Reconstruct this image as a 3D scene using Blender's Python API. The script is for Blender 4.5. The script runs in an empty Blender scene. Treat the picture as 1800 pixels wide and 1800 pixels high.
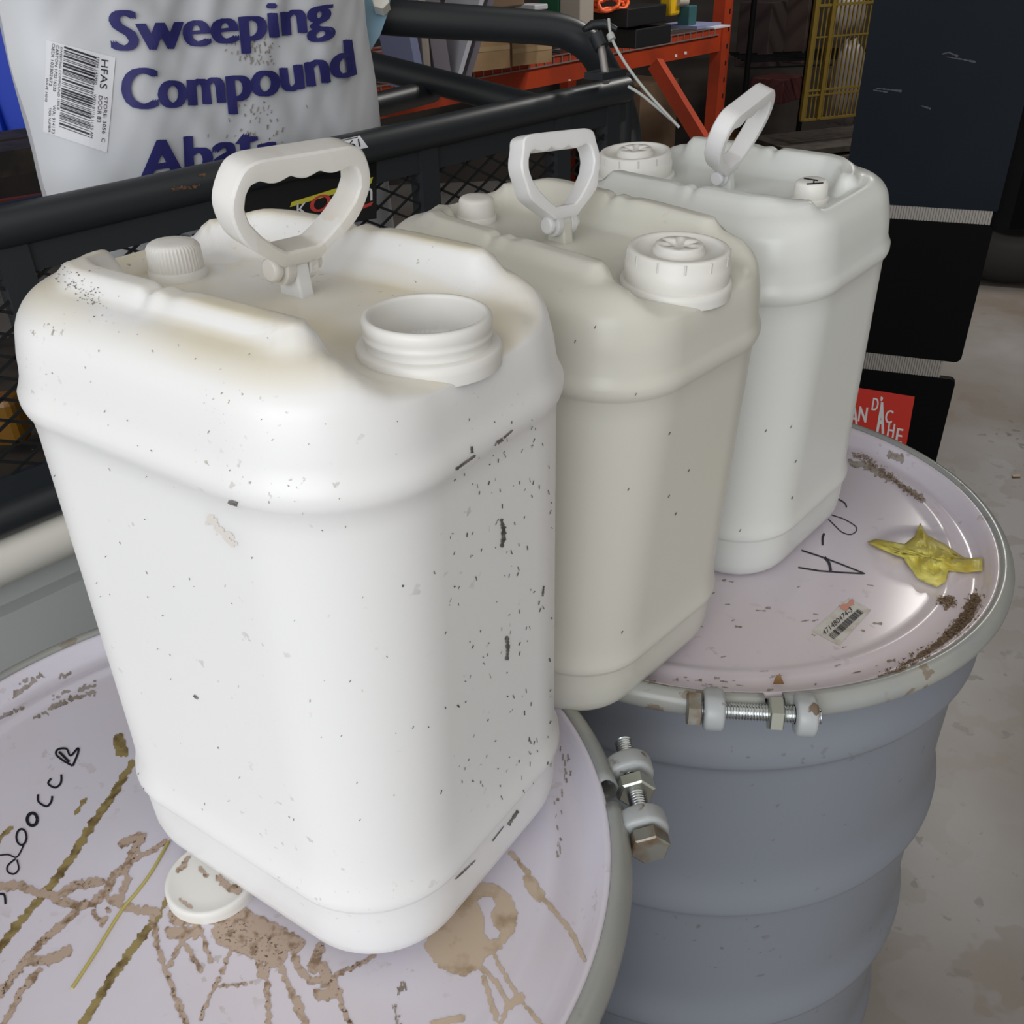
import bpy, bmesh, math, random
from mathutils import Vector, Matrix
from mathutils.bvhtree import BVHTree
from mathutils import noise as mnoise
random.seed(7)
SC = bpy.context.scene
COL = SC.collection
ZO = 0.88                      # height of the drum rims above the floor

# ------------------------------------------------------------------ camera
F_PX, CX, CY = 1679.3, 870.5, 961.7
FW = Vector((0.0, 0.8355, -0.5495)); RT = Vector((0.9991, -0.0230, -0.0350)); UP = Vector((0.0419, 0.5490, 0.8347))
FW.normalize(); RT = (RT - FW*RT.dot(FW)).normalized(); UP = RT.cross(FW).normalized()
CAM = Vector((0, 0, 0.5453 + ZO))
cd = bpy.data.cameras.new('camera'); cam = bpy.data.objects.new('camera', cd); COL.objects.link(cam)
cd.sensor_fit = 'HORIZONTAL'; cd.sensor_width = 36.0; cd.lens = F_PX/1800*36
cd.shift_x = (900-CX)/1800; cd.shift_y = (CY-900)/1800
cd.clip_start = 0.02; cd.clip_end = 60
cam.matrix_world = Matrix(((RT.x, UP.x, -FW.x, CAM.x), (RT.y, UP.y, -FW.y, CAM.y), (RT.z, UP.z, -FW.z, CAM.z), (0, 0, 0, 1)))
SC.camera = cam

# ------------------------------------------------------------------ world, lights, exposure
w = bpy.data.worlds.new('world'); SC.world = w; w.use_nodes = True
bg = w.node_tree.nodes['Background']; bg.inputs[0].default_value = (1.0, 0.95, 0.88, 1); bg.inputs[1].default_value = 0.66
def area(name, loc, target, sx, sy, power, color):
    l = bpy.data.lights.new(name, 'AREA'); l.shape = 'RECTANGLE'; l.size = sx; l.size_y = sy; l.energy = power; l.color = color
    o = bpy.data.objects.new(name, l); COL.objects.link(o); o.location = loc
    o.rotation_euler = (Vector(target)-Vector(loc)).to_track_quat('-Z', 'Y').to_euler(); return o
area('open_door_daylight', (-1.7, -3.4, 2.3), (0.1, 1.0, 1.0), 4.0, 2.6, 124, (0.90, 0.95, 1.0))
SC.view_settings.view_transform = 'Standard'; SC.view_settings.look = 'None'
SC.view_settings.exposure = 0.0; SC.view_settings.gamma = 1.0; SC.view_settings.use_curve_mapping = False

# ------------------------------------------------------------------ pixel helpers (points measured in the photograph)
def ray(px, py):
    return FW + RT*((px-CX)/F_PX) - UP*((py-CY)/F_PX)
def onz(px, py, z):            # z measured from the drum rims
    d = ray(px, py); t = (z+ZO-CAM.z)/d.z; return CAM + d*t
def at(px, py, depth):
    return CAM + ray(px, py)*depth
def onplane(px, py, q, n):
    d = ray(px, py); return CAM + d*((q-CAM).dot(n)/d.dot(n))
def proj(P):
    v = P-CAM; k = v.dot(FW); return (CX+F_PX*v.dot(RT)/k, CY-F_PX*v.dot(UP)/k)

def overhead(name, px, py, zp, sx, sy, power, up=2.3):
    P = onz(px, py, zp); d = ray(px, py).normalized(); t = up/(-d.z); q = P+Vector((d.x, d.y, -d.z))*t
    area(name, tuple(q), (q.x, q.y, 0), sx, sy, power, (1.0, 0.97, 0.92))
overhead('ceiling_light', 1570, 1090, -0.014, 0.30, 0.22, 30)
overhead('ceiling_light', 1640, 950, -0.014, 0.9, 0.16, 48)
# ------------------------------------------------------------------ materials
def mat(name, col, rough=0.5, metal=0.0, sss=0.0, spec=0.5, bump=0.0, bscale=40, col2=None, nscale=8, lo=0.45, hi=0.65, detail=6, coat=0.0):
    m = bpy.data.materials.new(name); m.use_nodes = True; nt = m.node_tree; b = nt.nodes['Principled BSDF']
    b.inputs['Base Color'].default_value = (*col, 1); b.inputs['Roughness'].default_value = rough
    b.inputs['Metallic'].default_value = metal; b.inputs['Specular IOR Level'].default_value = spec
    if coat: b.inputs['Coat Weight'].default_value = coat; b.inputs['Coat Roughness'].default_value = 0.15
    if sss:
        b.inputs['Subsurface Weight'].default_value = sss; b.inputs['Subsurface Radius'].default_value = (1, 0.95, 0.85)
        b.inputs['Subsurface Scale'].default_value = 0.03
    if col2 or bump: tc = nt.nodes.new('ShaderNodeTexCoord')
    if col2:
        n = nt.nodes.new('ShaderNodeTexNoise'); n.inputs['Scale'].default_value = nscale; n.inputs['Detail'].default_value = detail
        r = nt.nodes.new('ShaderNodeValToRGB'); r.color_ramp.elements[0].position = lo; r.color_ramp.elements[1].position = hi
        r.color_ramp.elements[0].color = (*col, 1); r.color_ramp.elements[1].color = (*col2, 1)
        nt.links.new(tc.outputs['Object'], n.inputs['Vector']); nt.links.new(n.outputs['Fac'], r.inputs['Fac'])
        nt.links.new(r.outputs['Color'], b.inputs['Base Color'])
    if bump:
        n2 = nt.nodes.new('ShaderNodeTexNoise'); n2.inputs['Scale'].default_value = bscale; n2.inputs['Detail'].default_value = 5
        bp = nt.nodes.new('ShaderNodeBump'); bp.inputs['Strength'].default_value = bump; bp.inputs['Distance'].default_value = 0.002
        nt.links.new(tc.outputs['Object'], n2.inputs['Vector']); nt.links.new(n2.outputs['Fac'], bp.inputs['Height'])
        nt.links.new(bp.outputs['Normal'], b.inputs['Normal'])
    return m

def speckle(m, col, scale, thresh, dark_amt=1.0, zmin=None, nz=None, mask_scale=6, mask_lo=0.45, mask_hi=0.6):
    """adds specks of dirt: a fine noise threshold, gathered in patches, optionally on upward faces only"""
    nt = m.node_tree; b = nt.nodes['Principled BSDF']; inp = b.inputs['Base Color']
    src = inp.links[0].from_socket if inp.links else None
    mix = nt.nodes.new('ShaderNodeMix'); mix.data_type = 'RGBA'
    if src: nt.links.new(src, mix.inputs[6])
    else: mix.inputs[6].default_value = inp.default_value
    mix.inputs[7].default_value = (*col, 1)
    tc = nt.nodes.new('ShaderNodeTexCoord')
    a = nt.nodes.new('ShaderNodeTexNoise'); a.inputs['Scale'].default_value = scale; a.inputs['Detail'].default_value = 3
    g = nt.nodes.new('ShaderNodeMapRange'); g.inputs[1].default_value = thresh; g.inputs[2].default_value = thresh+0.03
    c = nt.nodes.new('ShaderNodeTexNoise'); c.inputs['Scale'].default_value = mask_scale; c.inputs['Detail'].default_value = 4
    h = nt.nodes.new('ShaderNodeMapRange'); h.inputs[1].default_value = mask_lo; h.inputs[2].default_value = mask_hi
    mu = nt.nodes.new('ShaderNodeMath'); mu.operation = 'MULTIPLY'
    nt.links.new(tc.outputs['Object'], a.inputs['Vector']); nt.links.new(tc.outputs['Object'], c.inputs['Vector'])
    nt.links.new(a.outputs['Fac'], g.inputs[0]); nt.links.new(c.outputs['Fac'], h.inputs[0])
    nt.links.new(g.outputs[0], mu.inputs[0]); nt.links.new(h.outputs[0], mu.inputs[1])
    out = mu.outputs[0]
    if nz is not None:
        ge = nt.nodes.new('ShaderNodeNewGeometry'); sp = nt.nodes.new('ShaderNodeSeparateXYZ')
        mr = nt.nodes.new('ShaderNodeMapRange'); mr.inputs[1].default_value = nz; mr.inputs[2].default_value = nz+0.35
        m2 = nt.nodes.new('ShaderNodeMath'); m2.operation = 'MULTIPLY'
        nt.links.new(ge.outputs['Normal'], sp.inputs[0]); nt.links.new(sp.outputs['Z'], mr.inputs[0])
        nt.links.new(out, m2.inputs[0]); nt.links.new(mr.outputs[0], m2.inputs[1]); out = m2.outputs[0]
    m3 = nt.nodes.new('ShaderNodeMath'); m3.operation = 'MULTIPLY'; m3.inputs[1].default_value = dark_amt
    nt.links.new(out, m3.inputs[0]); nt.links.new(m3.outputs[0], mix.inputs[0]); nt.links.new(mix.outputs[2], inp)
    return m

M = {}
M['jug_old'] = mat('white_plastic_worn', (0.82, 0.825, 0.83), 0.36, sss=0.3)
speckle(M['jug_old'], (0.72, 0.65, 0.46), 14, 0.34, 0.75, nz=0.60, mask_scale=7, mask_lo=0.34, mask_hi=0.60)
speckle(M['jug_old'], (0.25, 0.20, 0.14), 300, 0.66, 0.8, nz=0.1, mask_scale=12, mask_lo=0.52, mask_hi=0.62)
speckle(M['jug_old'], (0.45, 0.42, 0.38), 120, 0.68, 0.5, mask_scale=15, mask_lo=0.5, mask_hi=0.65)
M['jug_yellow'] = mat('natural_plastic_yellowish', (0.67, 0.665, 0.60), 0.34, sss=0.25)
speckle(M['jug_yellow'], (0.55, 0.50, 0.40), 60, 0.68, 0.4, nz=0.2)
M['jug_clear'] = mat('natural_plastic_cool', (0.70, 0.72, 0.70), 0.30, sss=0.25)
M['handle'] = mat('translucent_handle_plastic', (0.80, 0.80, 0.81), 0.32, sss=0.4)
M['handle_old'] = mat('handle_plastic_dusty', (0.80, 0.79, 0.77), 0.34, sss=0.4)
speckle(M['handle_old'], (0.62, 0.54, 0.42), 30, 0.45, 0.35, mask_scale=12)
M['cap'] = mat('cap_plastic', (0.80, 0.79, 0.75), 0.4, sss=0.15)
M['cap_old'] = mat('cap_plastic_dusty', (0.80, 0.79, 0.76), 0.42, sss=0.15)
speckle(M['cap_old'], (0.55, 0.46, 0.32), 60, 0.5, 0.5)
M['lid'] = mat('lavender_white_lid_paint', (0.70, 0.67, 0.76), 0.28, col2=(0.66, 0.62, 0.68), nscale=5)
speckle(M['lid'], (0.42, 0.36, 0.32), 90, 0.60, 0.55, mask_scale=9, mask_lo=0.5, mask_hi=0.64)
M['lid_pink'] = mat('pinkish_white_lid_paint', (0.68, 0.63, 0.70), 0.20, col2=(0.70, 0.62, 0.65), nscale=4)
speckle(M['lid_pink'], (0.40, 0.33, 0.28), 80, 0.62, 0.5, mask_scale=9, mask_lo=0.5, mask_hi=0.64)
M['ring'] = mat('grey_ring_paint', (0.31, 0.325, 0.32), 0.26, col2=(0.36, 0.36, 0.33), nscale=12)
speckle(M['ring'], (0.20, 0.14, 0.09), 60, 0.58, 0.7, mask_scale=7, mask_lo=0.52, mask_hi=0.62)
M['drum'] = mat('grey_blue_drum_paint', (0.215, 0.235, 0.275), 0.33, bump=0.05, bscale=25)
speckle(M['drum'], (0.14, 0.12, 0.12), 90, 0.67, 0.7, mask_scale=9)
M['lug'] = mat('grey_lug_paint', (0.40, 0.42, 0.43), 0.38)
speckle(M['lug'], (0.14, 0.09, 0.05), 70, 0.56, 0.9, mask_scale=40, mask_lo=0.48, mask_hi=0.56)
M['zinc'] = mat('zinc_steel', (0.62, 0.66, 0.68), 0.25, metal=1.0)
M['nut'] = mat('zinc_nut', (0.52, 0.54, 0.48), 0.35, metal=0.9)
M['bolt_head'] = mat('dull_bolt_head', (0.30, 0.30, 0.27), 0.45, metal=0.6, col2=(0.22, 0.15, 0.09), nscale=60)
M['black_steel'] = mat('black_painted_steel', (0.022, 0.026, 0.030), 0.42, bump=0.05)
M['mesh_steel'] = mat('black_mesh_steel', (0.008, 0.009, 0.010), 0.5)
M['cream'] = mat('off_white_paint', (0.80, 0.78, 0.71), 0.35)
M['greypanel'] = mat('pale_grey_panel', (0.50, 0.52, 0.51), 0.45)
M['bag'] = mat('white_woven_bag', (0.60, 0.62, 0.66), 0.38, bump=0.10, bscale=18)
M['blue_ink'] = mat('navy_print', (0.030, 0.030, 0.16), 0.4)
M['ink'] = mat('black_ink', (0.012, 0.012, 0.02), 0.5)
M['label'] = mat('white_label', (0.72, 0.73, 0.78), 0.5)
M['label_dirty'] = mat('worn_label_paper', (0.62, 0.60, 0.56), 0.6, col2=(0.48, 0.42, 0.36), nscale=60)
M['red_spot'] = mat('red_smudge', (0.62, 0.28, 0.22), 0.6)
M['orange'] = mat('orange_rack_paint', (0.40, 0.045, 0.012), 0.5, col2=(0.30, 0.036, 0.012), nscale=5)
M['wire'] = mat('galvanised_wire', (0.45, 0.43, 0.42), 0.4, metal=0.7)
M['card'] = mat('brown_cardboard', (0.36, 0.235, 0.125), 0.8, col2=(0.32, 0.21, 0.11), nscale=12)
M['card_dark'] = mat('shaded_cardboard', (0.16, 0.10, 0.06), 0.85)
M['tape'] = mat('packing_tape', (0.42, 0.30, 0.17), 0.4)
M['greyboard'] = mat('grey_board', (0.17, 0.155, 0.18), 0.7)
M['darkplastic'] = mat('dark_plastic', (0.012, 0.012, 0.013), 0.45)
M['green'] = mat('green_box', (0.01, 0.09, 0.04), 0.6)
M['beige'] = mat('beige_box', (0.36, 0.32, 0.27), 0.7)
M['orange_cord'] = mat('orange_cord_jacket', (0.85, 0.13, 0.03), 0.5)
M['yellow'] = mat('yellow_plastic', (0.70, 0.42, 0.01), 0.45)
M['teal'] = mat('teal_plastic', (0.03, 0.10, 0.11), 0.5)
M['paper_blue'] = mat('blue_grey_paper', (0.20, 0.22, 0.36), 0.6)
M['paper_white'] = mat('white_paper', (0.50, 0.50, 0.54), 0.6)
M['panel'] = mat('blue_black_panel', (0.005, 0.009, 0.015), 0.6, col2=(0.007, 0.011, 0.018), nscale=3, spec=0.15)
M['panel_black'] = mat('black_panel', (0.0015, 0.0015, 0.002), 0.7, spec=0.12)
M['strap'] = mat('ribbed_grey_strap', (0.34, 0.32, 0.30), 0.45, metal=0.3)
M['red'] = mat('red_sticker', (0.60, 0.035, 0.02), 0.45)
M['white_ink'] = mat('white_print', (0.72, 0.72, 0.74), 0.5)
M['yellow_ink'] = mat('yellow_print', (0.60, 0.55, 0.05), 0.5)
M['red_ink'] = mat('red_print', (0.55, 0.06, 0.05), 0.5)
M['rag'] = mat('yellow_film', (0.66, 0.58, 0.12), 0.42, col2=(0.55, 0.44, 0.06), nscale=40, sss=0.1, bump=0.3, bscale=60)
M['debris'] = mat('brown_grit', (0.17, 0.11, 0.065), 0.85, col2=(0.30, 0.22, 0.15), nscale=400)
M['tan_stain'] = mat('tan_dried_liquid', (0.47, 0.36, 0.285), 0.55, col2=(0.25, 0.165, 0.10), nscale=150, lo=0.50, hi=0.66)
speckle(M['tan_stain'], (0.07, 0.045, 0.03), 420, 0.60, 0.9, mask_scale=40, mask_lo=0.44, mask_hi=0.55)
M['ring_stain'] = mat('pale_tan_dried_liquid', (0.56, 0.45, 0.34), 0.5, col2=(0.38, 0.28, 0.18), nscale=60, lo=0.52, hi=0.70)
M['olive_stain'] = mat('olive_residue', (0.32, 0.25, 0.10), 0.5, col2=(0.12, 0.08, 0.03), nscale=90, lo=0.45, hi=0.66)
M['drip'] = mat('amber_drip', (0.50, 0.43, 0.13), 0.18)
M['scuff'] = mat('black_scuff', (0.10, 0.095, 0.09), 0.7, col2=(0.25, 0.24, 0.23), nscale=200)
M['faint'] = mat('faint_tan_smear', (0.72, 0.68, 0.64), 0.5)
M['grime'] = mat('grey_brown_grime', (0.36, 0.32, 0.29), 0.6, col2=(0.22, 0.18, 0.14), nscale=120)
M['rust'] = mat('surface_rust', (0.20, 0.08, 0.025), 0.7, col2=(0.05, 0.035, 0.03), nscale=90)
M['lightblue'] = mat('light_blue_paint', (0.24, 0.40, 0.52), 0.35)
M['blue'] = mat('bright_blue_plastic', (0.01, 0.05, 0.50), 0.4)
M['tie'] = mat('nylon_cable_tie', (0.50, 0.52, 0.50), 0.4)
M['darkwood'] = mat('dark_timber', (0.035, 0.027, 0.02), 0.8, col2=(0.015, 0.012, 0.01), nscale=20)
M['redwood'] = mat('dark_red_bar', (0.13, 0.02, 0.01), 0.6)
M['rubber'] = mat('tyre_rubber', (0.014, 0.013, 0.012), 0.75, bump=0.1)
M['floor'] = mat('concrete', (0.165, 0.140, 0.118), 0.42, col2=(0.27, 0.26, 0.26), nscale=1.6, lo=0.35, hi=0.68, detail=9, bump=0.05, bscale=12)
speckle(M['floor'], (0.15, 0.115, 0.08), 9, 0.52, 0.45, mask_scale=1.2, mask_lo=0.42, mask_hi=0.62)
speckle(M['floor'], (0.07, 0.06, 0.05), 26, 0.64, 0.6, mask_scale=3)
M['wall'] = mat('dark_brown_wall', (0.035, 0.028, 0.024), 0.85, col2=(0.026, 0.021, 0.019), nscale=3)
M['leaf'] = mat('dry_leaf', (0.30, 0.16, 0.06), 0.6)
M['wood_chip'] = mat('pale_chip', (0.40, 0.30, 0.20), 0.7)

# ------------------------------------------------------------------ mesh helpers
class MB:
    def __init__(s): s.v = []; s.f = []; s.sm = []
    def add(s, vs, fs, smooth=True):
        k = len(s.v); s.v += [Vector(p) for p in vs]; s.f += [tuple(i+k for i in f) for f in fs]; s.sm += [smooth]*len(fs)
        return s
    def box(s, c, X, Y, Z, hx, hy, hz):
        c = Vector(c); vs = [c+X*(a*hx)+Y*(b*hy)+Z*(d*hz) for a in (-1, 1) for b in (-1, 1) for d in (-1, 1)]
        return s.add(vs, [(0, 1, 3, 2), (4, 6, 7, 5), (0, 4, 5, 1), (2, 3, 7, 6), (0, 2, 6, 4), (1, 5, 7, 3)], False)
    def bar(s, a, b, r, h=None, up=Vector((0, 0, 1))):
        a = Vector(a); b = Vector(b); X = (b-a); L = X.length; X.normalize(); Y = up.cross(X).normalized(); Z = X.cross(Y)
        return s.box((a+b)/2, X, Y, Z, L/2, r, h or r)
    def tube(s, pts, r, n=14, caps=True, rx=None):
        pts = [Vector(p) for p in pts]; rings = []; prev = None
        for i, p in enumerate(pts):
            t = (pts[min(i+1, len(pts)-1)]-pts[max(i-1, 0)]).normalized()
            if prev is None:
                ref = Vector((0, 0, 1)) if abs(t.z) < 0.9 else Vector((1, 0, 0)); u = t.cross(ref).normalized()
            else: u = (prev - t*prev.dot(t)).normalized()
            prev = u; v = t.cross(u)
            rr = r[i] if isinstance(r, (list, tuple)) else r
            rings.append([p+u*(rr*math.cos(2*math.pi*k/n))+v*((rx or rr)*math.sin(2*math.pi*k/n)) for k in range(n)])
        vs = [q for R in rings for q in R]; fs = []
        for i in range(len(pts)-1):
            for k in range(n): fs.append((i*n+k, i*n+(k+1) % n, (i+1)*n+(k+1) % n, (i+1)*n+k))
        s.add(vs, fs)
        if caps:
            s.add(rings[0], [tuple(range(n))[::-1]], False); s.add(rings[-1], [tuple(range(n))], False)
        return s
    def lathe(s, prof, T, n=48, close=False, hf=None):
        """prof: (radius, height) pairs; T maps local (x, y, z) to world"""
        vs = []; fs = []; m = len(prof)
        for (r, z) in prof:
            for k in range(n):
                a = 2*math.pi*k/n; x, y = r*math.cos(a), r*math.sin(a)
                vs.append(T(x, y, z + (hf(x, y) if hf else 0)))
        for i in range(m-1):
            for k in range(n): fs.append((i*n+k, i*n+(k+1) % n, (i+1)*n+(k+1) % n, (i+1)*n+k))
        return s.add(vs, fs)

def fix_parent(o, parent):
    if parent is not None:
        o.parent = parent
        if parent.type == 'EMPTY': o.matrix_parent_inverse = Matrix.Translation(-parent.location)
def obj(name, mb, m, parent=None, bevel=None, auto=None):
    me = bpy.data.meshes.new(name); vs = mb.v
    loc = Vector((0, 0, 0))
    if parent is None and vs:
        lo = [min(v[i] for v in vs) for i in range(3)]; hi = [max(v[i] for v in vs) for i in range(3)]
        loc = Vector(((lo[0]+hi[0])/2, (lo[1]+hi[1])/2, lo[2]))
    me.from_pydata([tuple(v-loc) for v in vs], [], mb.f)
    me.polygons.foreach_set('use_smooth', mb.sm); me.update()
    me.materials.append(m); o = bpy.data.objects.new(name, me); COL.objects.link(o); o.location = loc
    fix_parent(o, parent)
    if bevel:
        b = o.modifiers.new('bevel', 'BEVEL'); b.width = bevel; b.segments = 2; b.limit_method = 'ANGLE'; b.angle_limit = math.radians(40)
    return o
def empty(name, loc):
    o = bpy.data.objects.new(name, None); COL.objects.link(o); o.location = Vector(loc); o.empty_display_size = 0.05; return o
def tag(o, label=None, cat=None, group=None, kind=None):
    if label: o['label'] = label
    if cat: o['category'] = cat
    if group: o['group'] = group
    if kind: o['kind'] = kind
    return o
def structure(name, mb, m): return tag(obj(name, mb, m), kind='structure')
V3 = Vector
EX, EY, EZ = V3((1, 0, 0)), V3((0, 1, 0)), V3((0, 0, 1))
def zrel(p): return V3((p[0], p[1], p[2]+ZO))

def bvh_of(*obs):
    vs = []; fs = []
    for o in obs:
        k = len(vs); loc = o.location if o.parent is None else V3((0, 0, 0))
        vs += [v.co+loc for v in o.data.vertices]; fs += [tuple(i+k for i in p.vertices) for p in o.data.polygons]
    return BVHTree.FromPolygons(vs, fs)
def hit(bvh, px, py, off=0.0004):
    d = ray(px, py).normalized(); loc, nor, idx, dist = bvh.ray_cast(CAM, d)
    if loc is None: return None
    if nor.dot(d) > 0: nor = -nor
    return loc + nor*off
def ribbon(mb, bvh, pts, w, off=0.0004, step=3.0, jit=0.0, across=2):
    """a stripe w pixels wide along pixel points, laid on the surface the bvh holds"""
    P = []
    for i in range(len(pts)-1):
        a, b = V3((*pts[i], 0)), V3((*pts[i+1], 0)); n = max(1, int((b-a).length/step))
        P += [a.lerp(b, k/n) for k in range(n)]
    P.append(V3((*pts[-1], 0))); rows = []
    for i, p in enumerate(P):
        t = (P[min(i+1, len(P)-1)]-P[max(i-1, 0)]); t = t.normalized() if t.length else V3((1, 0, 0)); nn = V3((-t.y, t.x, 0))
        ww = (w if not isinstance(w, tuple) else w[0]+(w[1]-w[0])*i/len(P))/2*(1+random.uniform(-jit, jit))
        rows.append([hit(bvh, *(p+nn*ww*(2*j/across-1))[:2], off) for j in range(across+1)])
    for i in range(len(rows)-1):
        for j in range(across):
            q = [rows[i][j], rows[i][j+1], rows[i+1][j+1], rows[i+1][j]]
            if all(x is not None for x in q) and max((q[0]-x).length for x in q) < 0.04: mb.add(q, [(0, 1, 2, 3)])
    return mb
def smooth_path(pts, n=6, closed=False):
    out = []; N = len(pts)
    rng = range(N if closed else N-1)
    for i in rng:
        g = lambda k: pts[k % N] if closed else pts[max(0, min(N-1, k))]
        p0, p1, p2, p3 = g(i-1), g(i), g(i+1), g(i+2)
        for k in range(n):
            t = k/n
            out.append(tuple(0.5*((2*p1[c])+(-p0[c]+p2[c])*t+(2*p0[c]-5*p1[c]+4*p2[c]-p3[c])*t*t+(-p0[c]+3*p1[c]-3*p2[c]+p3[c])*t**3) for c in range(len(p1))))
    out.append(pts[0] if closed else pts[-1]); return out
def cells(mb, bvh, segs, step, off, rough=5.0, nz=9.0, polys=(), holes=()):
    """fills the grid cells near the given pixel segments ((x, y, width) paths), with ragged edges"""
    S = []
    for path in segs:
        for a, b in zip(path[:-1], path[1:]): S.append((a, b))
    def inside(poly, x, y):
        c = False; j = len(poly)-1
        for i in range(len(poly)):
            xi, yi = poly[i]; xj, yj = poly[j]
            if (yi > y) != (yj > y) and x < (xj-xi)*(y-yi)/(yj-yi)+xi: c = not c
            j = i
        return c
    done = set()
    def consider(ix, iy, x, y):
        if (ix, iy) in done: return
        done.add((ix, iy))
        for h in holes:
            if inside(h, x, y): return
        q = [hit(bvh, x+dx*step/2, y+dy*step/2, off) for dx, dy in ((-1, -1), (1, -1), (1, 1), (-1, 1))]
        if all(p is not None for p in q) and max((q[0]-p).length for p in q) < 0.02: mb.add(q, [(0, 1, 2, 3)])
    for (a, b) in S:
        m = max(a[2], b[2])/2+rough
        for ix in range(int((min(a[0], b[0])-m)/step), int((max(a[0], b[0])+m)/step)+1):
            for iy in range(int((min(a[1], b[1])-m)/step), int((max(a[1], b[1])+m)/step)+1):
                x, y = ix*step, iy*step
                dx, dy = b[0]-a[0], b[1]-a[1]; L = dx*dx+dy*dy
                t = max(0, min(1, ((x-a[0])*dx+(y-a[1])*dy)/L)) if L else 0
                d = math.hypot(x-a[0]-dx*t, y-a[1]-dy*t); ww = (a[2]+(b[2]-a[2])*t)/2
                if d < ww + rough*mnoise.noise(V3((x/nz, y/nz, 0))): consider(ix, iy, x, y)
    for poly in polys:
        xs = [p[0] for p in poly]; ys = [p[1] for p in poly]
        for ix in range(int(min(xs)/step), int(max(xs)/step)+1):
            for iy in range(int(min(ys)/step), int(max(ys)/step)+1):
                x, y = ix*step, iy*step; k = rough*mnoise.noise(V3((x/nz, y/nz, 3))); k2 = rough*mnoise.noise(V3((x/nz, y/nz, 7)))
                if inside(poly, x+k, y+k2): consider(ix, iy, x, y)
    return mb
def text_mesh(s, bold=0.0, res=4):
    cu = bpy.data.curves.new('t', 'FONT'); cu.body = s; cu.size = 1.0; cu.resolution_u = res; cu.offset = bold
    o = bpy.data.objects.new('t', cu); COL.objects.link(o)
    dg = bpy.context.evaluated_depsgraph_get(); dg.update(); me = bpy.data.meshes.new_from_object(o.evaluated_get(dg))
    bm = bmesh.new(); bm.from_mesh(me)
    for _ in range(4):
        e_ = [e for e in bm.edges if e.calc_length() > 0.07]
        if e_: bmesh.ops.subdivide_edges(bm, edges=e_, cuts=1, use_grid_fill=False); bmesh.ops.triangulate(bm, faces=bm.faces[:])
    bm.to_mesh(me); bm.free()
    vs = [v.co.copy() for v in me.vertices]; fs = [tuple(p.vertices) for p in me.polygons]
    bpy.data.objects.remove(o); bpy.data.curves.remove(cu); bpy.data.meshes.remove(me)
    x0 = min(v.x for v in vs); x1 = max(v.x for v in vs)
    return [((v.x-x0)/(x1-x0), v.y/0.729) for v in vs], fs      # x: 0..1, y: 0 on the baseline, 1 at cap height
def text_on(mb, bvh, s, base, up0, up1, bold=0.0, off=0.0006, flipx=False, res=4):
    """sets a word along a pixel baseline (2 or 3 points), with the cap-height vector at both ends"""
    if bold > 0.02:
        # heavy face: the plain outline set three times, a hair apart
        L = math.hypot(base[-1][0]-base[0][0], base[-1][1]-base[0][1]); e = math.hypot(*up0)*bold*1.1
        for k, sh in enumerate((-e, 0, e)):
            text_on(mb, bvh, s, [(p[0]+sh, p[1]) for p in base], up0, up1, 0.0, off+0.00015*k, res=res)
        return mb
    vs, fs = text_mesh(s, 0.0, res); out = []
    for (x, y) in vs:
        if len(base) == 2: bx = base[0][0]+(base[1][0]-base[0][0])*x; by = base[0][1]+(base[1][1]-base[0][1])*x
        else:
            a, b, c = base; bx = (1-x)**2*a[0]+2*x*(1-x)*b[0]+x*x*c[0]; by = (1-x)**2*a[1]+2*x*(1-x)*b[1]+x*x*c[1]
        ux = up0[0]+(up1[0]-up0[0])*x; uy = up0[1]+(up1[1]-up0[1])*x
        out.append(hit(bvh, bx+ux*y, by+uy*y, off))
    fs2 = [f for f in fs if all(out[i] is not None for i in f)]
    idx = {}; vv = []
    for f in fs2:
        for i in f:
            if i not in idx: idx[i] = len(vv); vv.append(out[i])
    if fs2: mb.add(vv, [tuple(idx[i] for i in f) for f in fs2], False)
    return mb
def quad_on(mb, bvh, c4, off=0.0004, n=12):
    """a rectangle given by four pixel corners (around), draped on the surface"""
    g = []
    for i in range(n+1):
        row = []
        for j in range(n+1):
            s, t = i/n, j/n
            x = (1-s)*(1-t)*c4[0][0]+s*(1-t)*c4[1][0]+s*t*c4[2][0]+(1-s)*t*c4[3][0]
            y = (1-s)*(1-t)*c4[0][1]+s*(1-t)*c4[1][1]+s*t*c4[2][1]+(1-s)*t*c4[3][1]
            row.append(hit(bvh, x, y, off))
        g.append(row)
    for i in range(n):
        for j in range(n):
            q = [g[i][j], g[i+1][j], g[i+1][j+1], g[i][j+1]]
            if all(p is not None for p in q): mb.add(q, [(0, 1, 2, 3)])
    return mb
def lerp2(a, b, t): return (a[0]+(b[0]-a[0])*t, a[1]+(b[1]-a[1])*t)
def barcode(mb, bvh, c4, seed, off, n=46):
    """bars run from edge 0-3 to edge 1-2, stacked along 0->3"""
    rnd = random.Random(seed); t = 0.0
    while t < 1:
        wd = rnd.choice((0.008, 0.008, 0.016, 0.024)); gp = rnd.choice((0.008, 0.012, 0.02))
        a, b = lerp2(c4[0], c4[3], t), lerp2(c4[1], c4[2], t); c, d = lerp2(c4[1], c4[2], min(1, t+wd)), lerp2(c4[0], c4[3], min(1, t+wd))
        quad_on(mb, bvh, [a, b, c, d], off, 3); t += wd+gp
    return mb
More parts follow.
